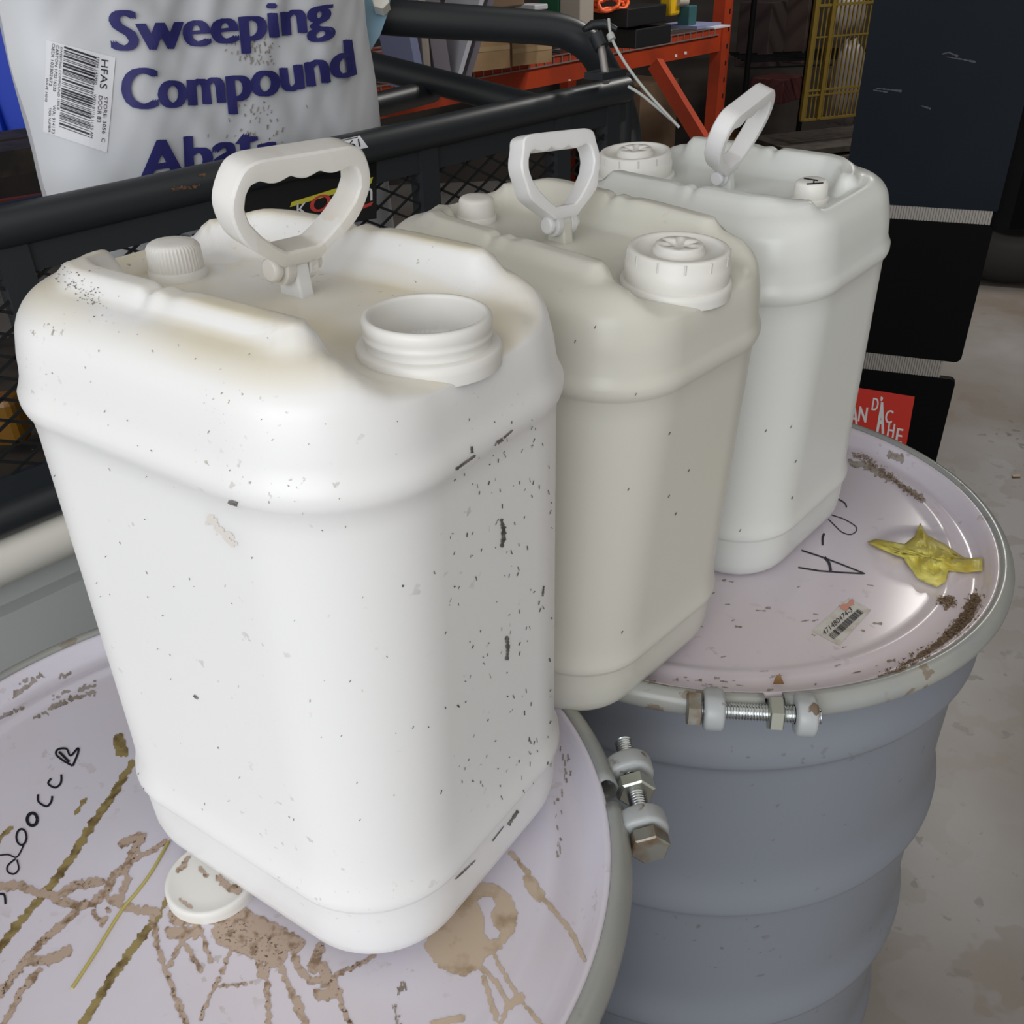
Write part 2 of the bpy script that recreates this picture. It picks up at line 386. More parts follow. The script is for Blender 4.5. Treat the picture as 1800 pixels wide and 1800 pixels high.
#@@STRUCTURE
# ------------------------------------------------------------------ the setting
structure('floor', MB().box((0.6, 2.4, -0.05), EX, EY, EZ, 5.4, 5.2, 0.05), M['floor'])
structure('wall_back', MB().box((0.6, 6.6, 1.7), EX, EY, EZ, 5.4, 0.1, 1.7), M['wall'])
structure('wall_right', MB().box((5.0, 2.4, 1.7), EX, EY, EZ, 0.1, 4.3, 1.7), M['wall'])
structure('wall_left', MB().box((-4.5, 4.0, 1.7), EX, EY, EZ, 0.1, 2.7, 1.7), M['wall'])
structure('ceiling', MB().box((0.6, 4.0, 3.45), EX, EY, EZ, 5.4, 2.9, 0.05), M['wall'])
#@@DRUMS
# ------------------------------------------------------------------ drums
R = 0.3031
HOOPS = (-0.107, -0.314, -0.521, -0.728)
def drum_profile():
    prof = []
    z = -0.0185
    while z > -ZO+0.012:
        r = 0.2775
        for h in HOOPS:
            c = h+0.020
            if z >= c: r += 0.0115*math.exp(-((z-c)/0.030)**2)
            else: r += 0.0115*math.exp(-((z-c)/0.009)**2)
        prof.append((r, z)); z -= 0.004
    return prof+[(0.279, -ZO+0.010), (0.286, -ZO+0.008), (0.286, -ZO+0.0), (0.0, -ZO+0.0)]
def make_drum(name, cx, cy, lidz, lidmat, label, hf=None):
    t = empty(name, (cx, cy, 0)); tag(t, label, 'drum')
    T = lambda x, y, z: V3((cx+x, cy+y, ZO+z))
    obj('drum_body', MB().lathe(drum_profile(), T, 128), M['drum'], t)
    prof = [(0.0, lidz)]+[(0.004*k, lidz) for k in range(1, 60)]
    prof += [(0.240, lidz+0.0004), (0.244, lidz+0.0022), (0.249, lidz+0.0024), (0.254, lidz+0.0006), (0.259, lidz-0.002),
             (0.267, lidz-0.0045), (0.273, lidz-0.004), (0.277, lidz-0.0005), (0.2805, -0.005), (0.2835, -0.0005), (0.2860, 0.0012), (0.2885, 0.0008), (0.2895, -0.003)]
    lid = obj('lid', MB().lathe(prof, T, 160, hf=hf), lidmat, t)
    return t, lid, T
def dent(px, py, lidz, rad):
    P = onz(px, py, lidz)
    def f(cx, cy):
        def h(x, y):
            d = math.hypot(x+cx-P.x, y+cy-P.y)
            if math.hypot(x, y) > 0.252: return 0
            return 0.0032*(1/(1+math.exp((d-rad)/0.0022)))
        return h
    return f
LX, LY, RX, RY = -0.2148, 0.4667, 0.2298, 0.8775
LZL, LZR = -0.010, -0.014
drumL, lidL, TL = make_drum('steel_drum', LX, LY, LZL, M['lid'], 'open-head steel drum with brown drips and streaks dried over its lid, under the nearest jug')
drumR, lidR, TR = make_drum('steel_drum', RX, RY, LZR, M['lid_pink'], 'open-head steel drum whose pinkish lid carries a barcode sticker, letter A and yellow scrap', hf=dent(1627, 980, LZR, 0.047)(RX, RY))

def ring_band(cx, cy, gap_dir=None, gap=0.0):
    prof = [(0.2878, 0.0008), (0.2890, 0.0030), (0.2925, 0.0042), (0.2965, 0.0030), (0.3002, -0.0010), (0.3026, -0.0060), (0.3031, -0.0110), (0.3014, -0.0155), (0.2980, -0.0190), (0.2940, -0.0205), (0.2900, -0.0195)]
    mb = MB(); n = 200; a0 = gap_dir+gap/2; tot = 2*math.pi-gap; vs = []; m = len(prof)
    for k in range(n+1):
        a = a0+tot*k/n
        for (r, z) in prof: vs.append(V3((cx+r*math.cos(a), cy+r*math.sin(a), ZO+z)))
    fs = [(k*m+i, k*m+i+1, (k+1)*m+i+1, (k+1)*m+i) for k in range(n) for i in range(m-1)]
    mb.add(vs, fs); return mb
def solidify(o, th):
    s = o.modifiers.new('solid', 'SOLIDIFY'); s.thickness = th; s.offset = -1; return o
def hexa(mb, c, ax, r, h, n=6, ch=0.12):
    ax = ax.normalized(); u = ax.cross(EZ).normalized(); v = ax.cross(u)
    rings = []
    for (rr, zz) in ((r*(1-ch), -h/2), (r, -h/2+r*ch*0.6), (r, h/2-r*ch*0.6), (r*(1-ch), h/2)):
        rings.append([c+ax*zz+u*(rr*math.cos(2*math.pi*k/n+0.3))+v*(rr*math.sin(2*math.pi*k/n+0.3)) for k in range(n)])
    vs = [q for g in rings for q in g]; fs = []
    for i in range(3):
        for k in range(n): fs.append((i*n+k, i*n+(k+1) % n, (i+1)*n+(k+1) % n, (i+1)*n+k))
    fs += [tuple(range(n))[::-1], tuple(range(3*n, 4*n))]
    return mb.add(vs, fs, False)
def lug(parent, c, ax, toward, r=0.0172, h=0.0165):
    """short thick collar on the ring's end that the bolt passes through"""
    ax = ax.normalized(); u = toward-ax*toward.dot(ax); u.normalize(); v = ax.cross(u); n = 36; rings = []
    for (rr, zz) in ((0.0078, -h/2), (r*0.86, -h/2), (r*0.96, -h/2+0.0012), (r, -h/2+0.0032), (r, h/2-0.0032), (r*0.96, h/2-0.0012), (r*0.86, h/2), (0.0078, h/2)):
        g = []
        for k in range(n):
            a = 2*math.pi*k/n; cu = math.cos(a); x = rr*cu; y = rr*math.sin(a)
            if cu > 0: x *= 1.18; y *= 0.96                     # foot pressed onto the band
            g.append(c+ax*zz+u*x+v*y)
        rings.append(g)
    vs = [q for g in rings for q in g]; fs = []
    for i in range(7):
        for k in range(n): fs.append((i*n+k, i*n+(k+1) % n, (i+1)*n+(k+1) % n, (i+1)*n+k))
    return obj('lug', MB().add(vs, fs), M['lug'], parent)
def closing_bolt(parent, P0, P1, lugs, nut, head_at_P1, centre):
    """bolt from P0 to P1 with two lugs and a nut, fractions along the bolt"""
    ax = (P1-P0).normalized(); L = (P1-P0).length
    rr = 0.0072; rings = []; s = 0; pts = []; rad = []
    for q in range(int(L/0.0006)):
        pts.append(P0+ax*(q*0.0006)); rad.append(rr*(1.0, 0.92, 0.84, 0.92)[q % 4])
    obj('bolt', MB().tube(pts, rad, 20), M['zinc'], parent)
    for f in lugs:
        c = P0+ax*(f*L); lug(parent, c, ax, V3((centre[0], centre[1], c.z))-c)
    obj('nut', hexa(MB(), P0+ax*(nut*L), ax, 0.0150, 0.0115), M['nut'], parent)
    c = P1+ax*0.003 if head_at_P1 else P0-ax*0.003
    obj('bolt_head', hexa(MB(), c, ax, 0.0150, 0.0115, ch=0.10), M['bolt_head'], parent)
zb = -0.003
def ang(P, c): return math.atan2(P.y-c[1], P.x-c[0])
b0, b1 = onz(1226, 1246, zb), onz(1444, 1259, zb)
mid = (b0+b1)/2
ringR = solidify(obj('locking_ring', ring_band(RX, RY, ang((b0*0.35+b1*0.65), (RX, RY)), 0.055), M['ring'], drumR), 0.0016)
closing_bolt(ringR, b0, b1, (0.13, 0.87), 0.63, False, (RX, RY))
c0, c1 = onz(1097, 1306, -0.009), onz(1139, 1478, -0.009)
ringL = solidify(obj('locking_ring', ring_band(LX, LY, ang((c0*0.40+c1*0.60), (LX, LY)), 0.075), M['ring'], drumL), 0.0016)
closing_bolt(ringL, c0, c1, (0.30, 0.86), 0.50, True, (LX, LY))
# bung plug on the left lid, the jug stands partly on it
bc = onz(373, 1541, LZL+0.008)
bung = obj('bung_cap', MB().lathe([(0.0, 0.0100), (0.020, 0.0100), (0.0275, 0.0098), (0.0292, 0.0108), (0.0305, 0.0108), (0.0318, 0.0095), (0.0322, 0.006), (0.0322, 0.001), (0.0335, -0.001)],
    lambda x, y, z: V3((bc.x+x, bc.y+y, ZO+LZL+z-0.001)), 64), M['cap_old'], lidL)
tag(bung, 'cream plastic cap')

# ------------------------------------------------------------------ stains, writing and label on the lids
bL, bR = bvh_of(lidL), bvh_of(lidR)
def S(path, w=None): return [(p[0], p[1], w if len(p) < 3 else p[2]) for p in path]
bbg = bvh_of(bung)
obj('tan_splatter', cells(MB(), bbg, [S([(316, 1530), (330, 1508)], 9), S([(385, 1545), (405, 1562), (418, 1566)], 13), S([(352, 1526), (362, 1540)], 6), S([(318, 1582), (338, 1596)], 4)], 2.0, 0.0004, 5, 6), M['tan_stain'], lidL)
olive = [S([(223, 1357), (197, 1400), (163, 1447), (133, 1497), (100, 1543), (80, 1570), (33, 1623), (-12, 1682)], 13),
         S([(278, 1610), (247, 1650), (217, 1690), (187, 1733), (142, 1806)], 14), S([(232, 1340), (222, 1358)], 10),
         S([(297, 1575), (278, 1610)], 8), S([(150, 1405), (131, 1432)], 6), S([(208, 1300), (214, 1322)], 20), S([(20, 1455), (-5, 1480)], 7)]
obj('olive_streak', cells(MB(), bL, olive, 2.0, 0.0003, 4.5), M['olive_stain'], lidL)
tan = [S([(-6, 1560), (33, 1557), (67, 1570), (100, 1577), (133, 1557), (176, 1550)], 15),
       S([(214, 1484), (247, 1470), (233, 1503), (222, 1527), (200, 1540), (187, 1570), (160, 1590), (133, 1593), (100, 1583)], 15),
       S([(290, 1480), (262, 1500), (240, 1510)], 9), S([(225, 1545), (213, 1577), (193, 1583), (227, 1597), (277, 1603)], 13),
       S([(133, 1603), (100, 1633), (67, 1663), (43, 1690), (20, 1723), (-8, 1757)], 12), S([(50, 1687), (85, 1690), (118, 1672)], 18),
       S([(67, 1707), (33, 1750), (4, 1806)], 11), S([(160, 1597), (180, 1627), (190, 1600)], 6),
       S([(268, 1612), (277, 1667), (293, 1710), (307, 1750), (330, 1806)], 9), S([(347, 1620), (320, 1657), (290, 1707)], 8),
       S([(327, 1663), (353, 1707)], 7), S([(350, 1627), (370, 1690)], 7), S([(467, 1683), (473, 1806)], 9),
       S([(490, 1693), (510, 1740), (536, 1806)], 10), S([(507, 1643), (523, 1700), (547, 1727), (577, 1717)], 12),
       S([(563, 1667), (548, 1705)], 17), S([(566, 1733), (593, 1713), (656, 1682)], 8), S([(593, 1735), (600, 1765), (617, 1806)], 8),
       S([(566, 1700), (590, 1745), (560, 1750)], 20), S([(523, 1756), (539, 1806)], 11),
       S([(310, 1612), (360, 1612), (420, 1608), (470, 1635), (520, 1660)], 30), S([(400, 1640), (450, 1660), (480, 1675)], 52), S([(300, 1640), (340, 1640)], 20),
       S([(352, 1790), (372, 1745), (395, 1700), (404, 1670)], 6), S([(380, 1735), (440, 1728)], 4), S([(455, 1690), (460, 1715)], 12)]
obj('tan_splatter', cells(MB(), bL, tan, 2.0, 0.0004, 5.5), M['tan_stain'], lidL)
ringst = [S([(866, 1675), (889, 1717), (912, 1756), (955, 1806)], 7), S([(842, 1698), (873, 1729), (893, 1764), (880, 1800)], 8), S([(850, 1720), (873, 1791)], 9),
          S([(897, 1499), (928, 1534), (939, 1562), (967, 1593), (1002, 1636), (1027, 1686)], 8), S([(930, 1550), (948, 1575)], 22), S([(762, 1800), (810, 1790)], 12), S([(896, 1768), (915, 1752)], 14)]
obj('round_tan_stain', cells(MB(), bL, ringst, 2.0, 0.0003, 3.5, polys=[[(745, 1667), (772, 1702), (811, 1718), (845, 1700), (850, 1686), (881, 1667), (905, 1636), (910, 1605), (897, 1573), (866, 1552), (840, 1556), (760, 1630)]],
    holes=[[(838, 1585), (850, 1576), (866, 1578), (872, 1592), (862, 1607), (868, 1628), (880, 1638), (876, 1650), (860, 1653), (850, 1640), (852, 1615)]]), M['ring_stain'], lidL)
mb = MB(); pth = smooth_path([(297, 1480), (267, 1533), (240, 1570), (213, 1603), (167, 1677), (127, 1738)], 6)
pp = [hit(bL, p[0], p[1], 0.0006) for p in pth]; pp = [p for p in pp if p]
obj('amber_drip', mb.tube(pp, 0.0012, 8), M['drip'], lidL)
mb = MB()
for pts, wd in (([(128, 1347), (112, 1338), (99, 1327), (102, 1318), (117, 1317), (124, 1329), (137, 1316), (137, 1325), (128, 1347)], 3.6),
    ([(108, 1362), (107, 1377), (97, 1385), (85, 1378), (90, 1369)], 3.6), ([(67, 1397), (68, 1410), (82, 1418), (90, 1410), (92, 1400)], 3.6),
    ([(57+9*math.cos(a), 1441+11*math.sin(a)) for a in [k*math.pi/4 for k in range(9)]], 5.5), ([(38+9*math.cos(a), 1472+14*math.sin(a)) for a in [k*math.pi/4 for k in range(9)]], 3.6),
    ([(42, 1486), (30, 1507), (15, 1503), (0, 1504)], 2.6), ([(28, 1510), (14, 1522), (14, 1533), (25, 1537), (33, 1528), (30, 1512)], 3.0), ([(0, 1572), (8, 1574), (10, 1590)], 4), ([(104, 1322), (122, 1340)], 4.5)):
    ribbon(mb, bL, smooth_path(pts, 5), wd, 0.0005)
tag(obj('marker_writing', mb, M['ink'], lidL))
mb = cells(MB(), bL, [S([(22, 1222), (48, 1205), (60, 1196)], 8), S([(40, 1198), (72, 1188)], 5), S([(88, 1246), (130, 1226), (165, 1218)], 7), S([(108, 1190), (124, 1184)], 4), S([(-4, 1262), (40, 1244)], 5), S([(95, 1228), (118, 1216)], 4), S([(140, 1212), (168, 1204)], 5), S([(60, 1262), (84, 1252)], 4)], 1.6, 0.0003, 7.5, 6)
for pth in ([(985, 1300), (1000, 1345), (990, 1390)], [(978, 1400), (985, 1460), (982, 1530)], [(690, 1760), (705, 1800)], [(700, 1740), (712, 1725)]):
    for k in range(10):
        i = random.random(); q = pth[min(len(pth)-2, int(i*(len(pth)-1)))]; r_ = pth[min(len(pth)-1, int(i*(len(pth)-1))+1)]; p = lerp2(q, r_, random.random())
        x, y = p[0]+random.uniform(-6, 6), p[1]; ribbon(mb, bL, [(x, y), (x+random.uniform(-3, 3), y+random.uniform(4, 14))], random.uniform(1, 4), 0.0003, jit=0.6)
tag(obj('grime', mb, M['grime'], lidL), kind='stuff')

mb = MB()
for pts, wd in (([(1409, 968), (1440, 978), (1480, 993), (1520, 1009), (1480, 1007), (1440, 1004), (1403, 998)], 2.6), ([(1449, 980), (1457, 990), (1460, 1004)], 5.0), ([(1449, 938), (1446, 946), (1446, 959)], 4.0)):
    ribbon(mb, bR, smooth_path(pts, 4) if wd > 3 else pts, wd, 0.0005)
for pts, wd in (([(1462, 906), (1483, 913), (1503, 925), (1505, 934), (1495, 940), (1480, 936), (1467, 924), (1456, 913)], 1.8), ([(1472, 877), (1485, 885), (1488, 893)], 2.4)):
    ribbon(mb, bR, smooth_path(pts, 5), wd, 0.0005)
obj('marker_writing', mb, M['ink'], lidR)
c4 = [(1427, 1110), (1492, 1052), (1531, 1073), (1475, 1135)]
st = obj('barcode_sticker', quad_on(MB(), bR, c4, 0.0004), M['label_dirty'], lidR)
mb = MB(); text_on(mb, bR, '471480474-3', [(1449, 1118), (1499, 1075)], (-5, -8), (-5, -8), 0.015, 0.0008)
barcode(mb, bR, [(1456, 1117), (1466, 1125), (1518, 1078), (1508, 1071)], 5, 0.0008)
st2 = obj('sticker_print', mb, M['ink'], lidR)
obj('red_smudge', cells(MB(), bR, [S([(1482, 1070), (1497, 1060)], 9)], 1.5, 0.0008, 3), M['red_spot'], lidR)
# grit lying in the channel of the right lid
def grit(name, paths, n, parent, bv, sz=(0.0006, 0.0020)):
    mb = MB(); rnd = random.Random(3)
    for _ in range(n):
        path, wd = rnd.choice(paths); i = rnd.randrange(len(path)-1); p = lerp2(path[i], path[i+1], rnd.random())
        c = hit(bv, p[0]+rnd.gauss(0, wd/2.6), p[1]+rnd.gauss(0, wd/3.2), 0.0004)
        if c is None: continue
        s = rnd.uniform(*sz); vs = [c+V3((rnd.uniform(-1, 1)*s, rnd.uniform(-1, 1)*s, rnd.uniform(0, 1.2)*s)) for _ in range(4)]
        mb.add(vs, [(0, 1, 2), (0, 2, 3), (0, 3, 1), (1, 3, 2)], False)
    return obj(name, mb, M['debris'], parent)
main = [(1550, 1187), (1590, 1170), (1633, 1143), (1665, 1120), (1688, 1098), (1705, 1075), (1716, 1050)]
cells(mbg := MB(), bR, [[(1545, 1189, 4), (1590, 1172, 9), (1633, 1145, 13), (1670, 1117, 16), (1698, 1085, 20), (1714, 1052, 18)], [(1655, 1058, 10), (1668, 1055, 14), (1664, 1070, 8)]], 2.0, 0.0003, 5)
grime_r = obj('caked_dirt', mbg, M['debris'], lidR)
g = grit('loose_grit', [(main, 16), (main[3:], 22), ([(1655, 1055), (1672, 1060)], 14), ([(1505, 800), (1530, 815), (1560, 835)], 12), ([(1560, 835), (1590, 860), (1620, 880)], 8)], 1500, lidR, bR)
tag(g, kind='stuff')
mb = MB(); cells(mb, bR, [S([(1500, 815), (1530, 822), (1560, 840)], 14), S([(1575, 848), (1600, 862), (1625, 880)], 8), S([(1565, 800), (1585, 805)], 12), S([(1500, 798), (1515, 806)], 4)], 2.0, 0.0003, 7, 7)
for k in range(30):
    x = random.uniform(1210, 1560); y = random.uniform(1020, 1215); ribbon(mb, bR, [(x, y), (x+random.uniform(3, 18), y+random.uniform(-4, 4))], random.uniform(1, 3.2), 0.0003, jit=0.7)
for k in range(30):
    x = random.uniform(1130, 1300); y = random.uniform(1190, 1218)-max(0, 1150-x)*0.2; ribbon(mb, bR, [(x, y), (x+random.uniform(3, 14), y+random.uniform(-1, 3))], random.uniform(1, 3.5), 0.0003, jit=0.7)
tag(obj('dirt_smear', mb, M['grime'], lidR), kind='stuff')
# yellow scrap of film
def yellow_scrap():
    out = [(1525, 953), (1540, 948), (1567, 953), (1590, 957), (1608, 943), (1617, 920), (1629, 941), (1660, 957), (1693, 980), (1712, 984), (1727, 982), (1727, 1003), (1700, 1007), (1667, 1003), (1663, 1022), (1647, 1032), (1613, 1017), (1587, 980), (1567, 973), (1543, 963)]
    cpx = (1635, 980); mb = MB(); rings = 10; vs = []; N = len(out)*3; dense = []
    for i in range(len(out)):
        for k in range(3): dense.append(lerp2(out[i], out[(i+1) % len(out)], k/3))
    for r_ in range(rings+1):
        f = 1-r_/rings
        for i, q in enumerate(dense):
            x, y = cpx[0]+(q[0]-cpx[0])*f, cpx[1]+(q[1]-cpx[1])*f; p = hit(bR, x, y, 0)
            if p is None: p = onz(x, y, LZR)
            h = 0.0015+0.011*(1-f)**0.7*0.8+0.007*mnoise.noise(V3((x/16, y/12, 1)))*min(1, (1-f)*4)+0.005*abs(mnoise.noise(V3((x/9, y/7, 4))))
            # keep the outline where it is seen: lift along the line of sight
            d = (CAM-p).normalized(); vs.append(p+d*(max(h, 0.0008)/d.z))
    fs = [(r_*N+i, r_*N+(i+1) % N, (r_+1)*N+(i+1) % N, (r_+1)*N+i) for r_ in range(rings) for i in range(N)]
    mb.add(vs, fs); o = obj('yellow_film_scrap', mb, M['rag']); solidify(o, 0.0006)
    return tag(o, 'crumpled scrap of yellow film lying on the pinkish drum lid', 'scrap')
yellow_scrap()
lp = onz(1367, 1202, LZR+0.001)
lf = MB().add([lp+V3((-0.004, 0, 0)), lp+V3((0.005, -0.002, 0.001)), lp+V3((0.001, 0.002, 0.010)), lp+V3((-0.002, 0.003, 0.004)), lp+V3((0, -0.001, 0.004))], [(0, 4, 2), (4, 1, 2), (0, 2, 3), (0, 1, 4)])
tag(obj('dry_leaf_bit', solid_leaf := lf, M['leaf']), 'tiny curled brown leaf bit on the pinkish lid, above the closing bolt', 'leaf')
#@@JUGS
# ------------------------------------------------------------------ jugs
def sstep(a, b, x):
    t = max(0.0, min(1.0, (x-a)/(b-a))); return t*t*(3-2*t)
def seg_d(p, a, b):
    ax, ay = b[0]-a[0], b[1]-a[1]; L = ax*ax+ay*ay; t = max(0, min(1, ((p[0]-a[0])*ax+(p[1]-a[1])*ay)/L)); return math.hypot(p[0]-a[0]-ax*t, p[1]-a[1]-ay*t)
ZSH, ZFL = 0.383, 0.3695
UM, UC = 0.103, -0.0850
ZNK = 0.3645
NEAR = [(0.080, -0.066), (0.04, -0.0665), (-0.070, -0.0655), (-0.092, -0.056), (-0.103, -0.034)]
FAR = [(0.080, 0.070), (0.03, 0.074), (-0.070, 0.074), (-0.094, 0.066), (-0.108, 0.052)]
def height(u, v, mouth_open, UM=0.103, UC=-0.085, VM=0.0):
    # channel along u: a flat floor that opens at both ends
    wch = 0.052+0.012*sstep(0.06, 0.125, u)-0.010*sstep(-0.06, -0.10, u)+0.006*sstep(-0.11, -0.14, u)
    c = (1-sstep(wch-0.008, wch+0.012, abs(v-0.002)))*(1-0.88*(1-sstep(-0.122, -0.101, u)))
    z = ZSH+(ZFL-ZSH)*c
    for path, top in ((NEAR, 0.0095), (FAR, 0.0095)):
        d = min(seg_d((u, v), a, b) for a, b in zip(path[:-1], path[1:]))
        k = 1-sstep(0.004, 0.0145, d)
        notch = 1-0.35*math.exp(-((u+0.012)/0.004)**2)-0.15*math.exp(-((u-0.004)/0.006)**2)
        tp = top*(1-0.5*(1-sstep(-0.104, -0.080, u))); z = max(z, z+(ZSH+tp*notch-z)*k)
    # shoulders sag a little outside the ridges and towards the corners
    z -= 0.0045*sstep(0.072, 0.112, abs(v))*(0.4+0.6*sstep(-0.02, 0.12, abs(u)))
    # cap boss
    d = math.hypot(u-UC, v-0.0)
    if d < 0.026: z = z+(ZFL-z)*(1-sstep(0.018, 0.026, d))
    d = math.hypot(u-UM, v-VM)
    if d < 0.056: z = z+(ZNK-z)*(1-sstep(0.038, 0.056, d))
    if mouth_open and d < 0.0265: z -= 0.07*(1-sstep(0.0215, 0.0265, d))
    return z
def rrect(a, b, r, NA=14, NU=60, NV=44):
    pts = []
    cs = [(a-r, b-r, 0), (-(a-r), b-r, 90), (-(a-r), -(b-r), 180), (a-r, -(b-r), 270)]
    for q, (cx, cy, t0) in enumerate(cs):
        for k in range(NA):
            t = math.radians(t0+90*k/NA); pts.append((cx+r*math.cos(t), cy+r*math.sin(t)))
        n = NU if q % 2 == 0 else NV; e = (cx+r*math.cos(math.radians(t0+90)), cy+r*math.sin(math.radians(t0+90)))
        nx = cs[(q+1) % 4]; s = (nx[0]+r*math.cos(math.radians(nx[2])), nx[1]+r*math.sin(math.radians(nx[2])))
        for k in range(n): pts.append(lerp2(e, s, k/n))
    return pts
def make_jug(name, frame, s, body_m, label, mouth_open=False, UM=0.103, UC=-0.085, VM=0.0, rib=0.0, skew=(0, 0, 0), na=0.0, lean=0.0):
    O, U, Vv, N = frame; O = zrel(O); T = lambda x, y, z: O+(U*(x+lean*z/0.38)+Vv*y+N*(z+z/0.38*(skew[0]+skew[1]*x+skew[2]*y)))*s
    height_ = lambda x, y, m: height(x, y, m, UM, UC, VM)
    t = empty(name, O); tag(t, label, 'jug', 'white square plastic jugs on the drums')
    A = lambda z: 0.1310-na+(0.1402-0.1310-(0.0035 if na else 0))*min(1, z/0.313); B = lambda z: 0.1125+(0.1070-0.1125)*min(1, z/0.313); RR = lambda z: 0.061+0.004*z/0.313
    walls = [(0.0, -0.016), (0.0012, -0.010), (0.004, -0.0055), (0.009, -0.002), (0.018, 0.0), (0.034, 0.0005), (0.050, 0.001), (0.052, 0.0014), (0.054, 0.0032), (0.057, 0.0042), (0.062, 0.0036), (0.069, 0.0014), (0.078, 0.0002)]
    walls += [(0.08+0.227*k/14, 0.0) for k in range(1, 15)]
    walls += [(0.3105+rib, 0.0008), (0.3130+rib, 0.0030), (0.317+rib, 0.0042), (0.322+rib, 0.0042), (0.3255+rib, 0.0025), (0.330+rib, 0.0008), (0.342, 0.0000), (0.350, -0.001)]
    rs = 0.026; vs = []; N_ = None
    rings = []
    for z, o in [(0.0015, -0.07)]+walls:
        a, b, r = A(z)+o, B(z)+o, max(0.006, RR(z)+o); rings.append([(x, y, z) for x, y in rrect(a, b, r)])
    a, b, r = A(.35)-0.0030, B(.35)-0.0025, 0.064
    N_ = len(rings[0]); zed = ZSH-rs
    for k in range(1, 11):
        th = k/10*math.pi/2; d = rs*(1-math.cos(th)); drop = rs*(1-math.sin(th))
        g = []
        for x, y in rrect(a-d, b-d, r-d*0.6):
            h_ = height_(x, y, mouth_open); q = max(0.0, min(1.0, (h_-0.3640)/(ZSH-0.3640))); g.append((x, y, h_-drop*(0.20+0.80*q)))
        rings.append(g)
    out = rrect(a-rs, b-rs, r-rs*0.6)
    K = 46
    for k in range(1, K+1):
        f = k/K; g = []
        for x, y in out:
            mx = max(-(a-b), min(a-b, x)); X, Y = x+(mx-x)*f, y*(1-f); g.append((X, Y, height_(X, Y, mouth_open)))
        rings.append(g)
    vs = [T(*q) for g in rings for q in g]
    fs = [(i*N_+k, i*N_+(k+1) % N_, (i+1)*N_+(k+1) % N_, (i+1)*N_+k) for i in range(len(rings)-1) for k in range(N_)]
    fs.append(tuple(range(N_))[::-1])
    body = obj('jug_body', MB().add(vs, fs), body_m, t)
    return t, body, T, (U, Vv, N)
def neck(T, parent, m, UM=0.103, VM=0.0):
    obj('spout_collar', MB().lathe([(0.0352, -0.006), (0.0352, -0.001), (0.0352, 0.0030), (0.0338, 0.0038), (0.0300, 0.0040)], lambda x, y, z: T(UM+x, VM+y, ZNK+z), 48), m, parent)
    prof = [(0.0305, 0.003), (0.0298, 0.0070), (0.0310, 0.0080), (0.0310, 0.0095), (0.0300, 0.0108), (0.0309, 0.0120), (0.0312, 0.0150), (0.0306, 0.0170),
            (0.0294, 0.0178), (0.0276, 0.0176), (0.0271, 0.016), (0.0271, -0.03)]
    return obj('spout_neck', MB().lathe(prof, lambda x, y, z: T(UM+x, VM+y, ZNK+z), 72), m, parent)
def ribbed(T, u, v, z0, prof, n, amp, name, m, parent):
    vs = []; fs = []
    for i, (r, z, rib) in enumerate(prof):
        for k in range(n):
            a = 2*math.pi*k/n; rr = r+(amp if (k % 4 in (0, 1)) else -amp)*rib; vs.append(T(u+rr*math.cos(a), v+rr*math.sin(a), z0+z))
    for i in range(len(prof)-1):
        for k in range(n): fs.append((i*n+k, i*n+(k+1) % n, (i+1)*n+(k+1) % n, (i+1)*n+k))
    fs.append(tuple(range((len(prof)-1)*n, len(prof)*n)))
    return obj(name, MB().add(vs, fs), m, parent)
def small_cap(T, parent, m, rib=True, UC=-0.085, h=0.0190, r=0.0150):
    n = 176 if rib else 64; q = 1 if rib else 0
    ribbed(T, UC, 0, ZFL, [(r+0.0014, -0.001, 0), (r+0.0014, 0.0038, 0), (r+0.0004, 0.0046, 0)], 64, 0, 'cap_collar', m, parent)
    return ribbed(T, UC, 0, ZFL, [(r, 0.0044, 0), (r, 0.0058, q), (r-0.0004, h-0.003, q), (r-0.0012, h-0.0012, 0), (r-0.0032, h, 0), (0.006, h+0.0002, 0)], n, 0.00042, 'small_cap', m, parent)
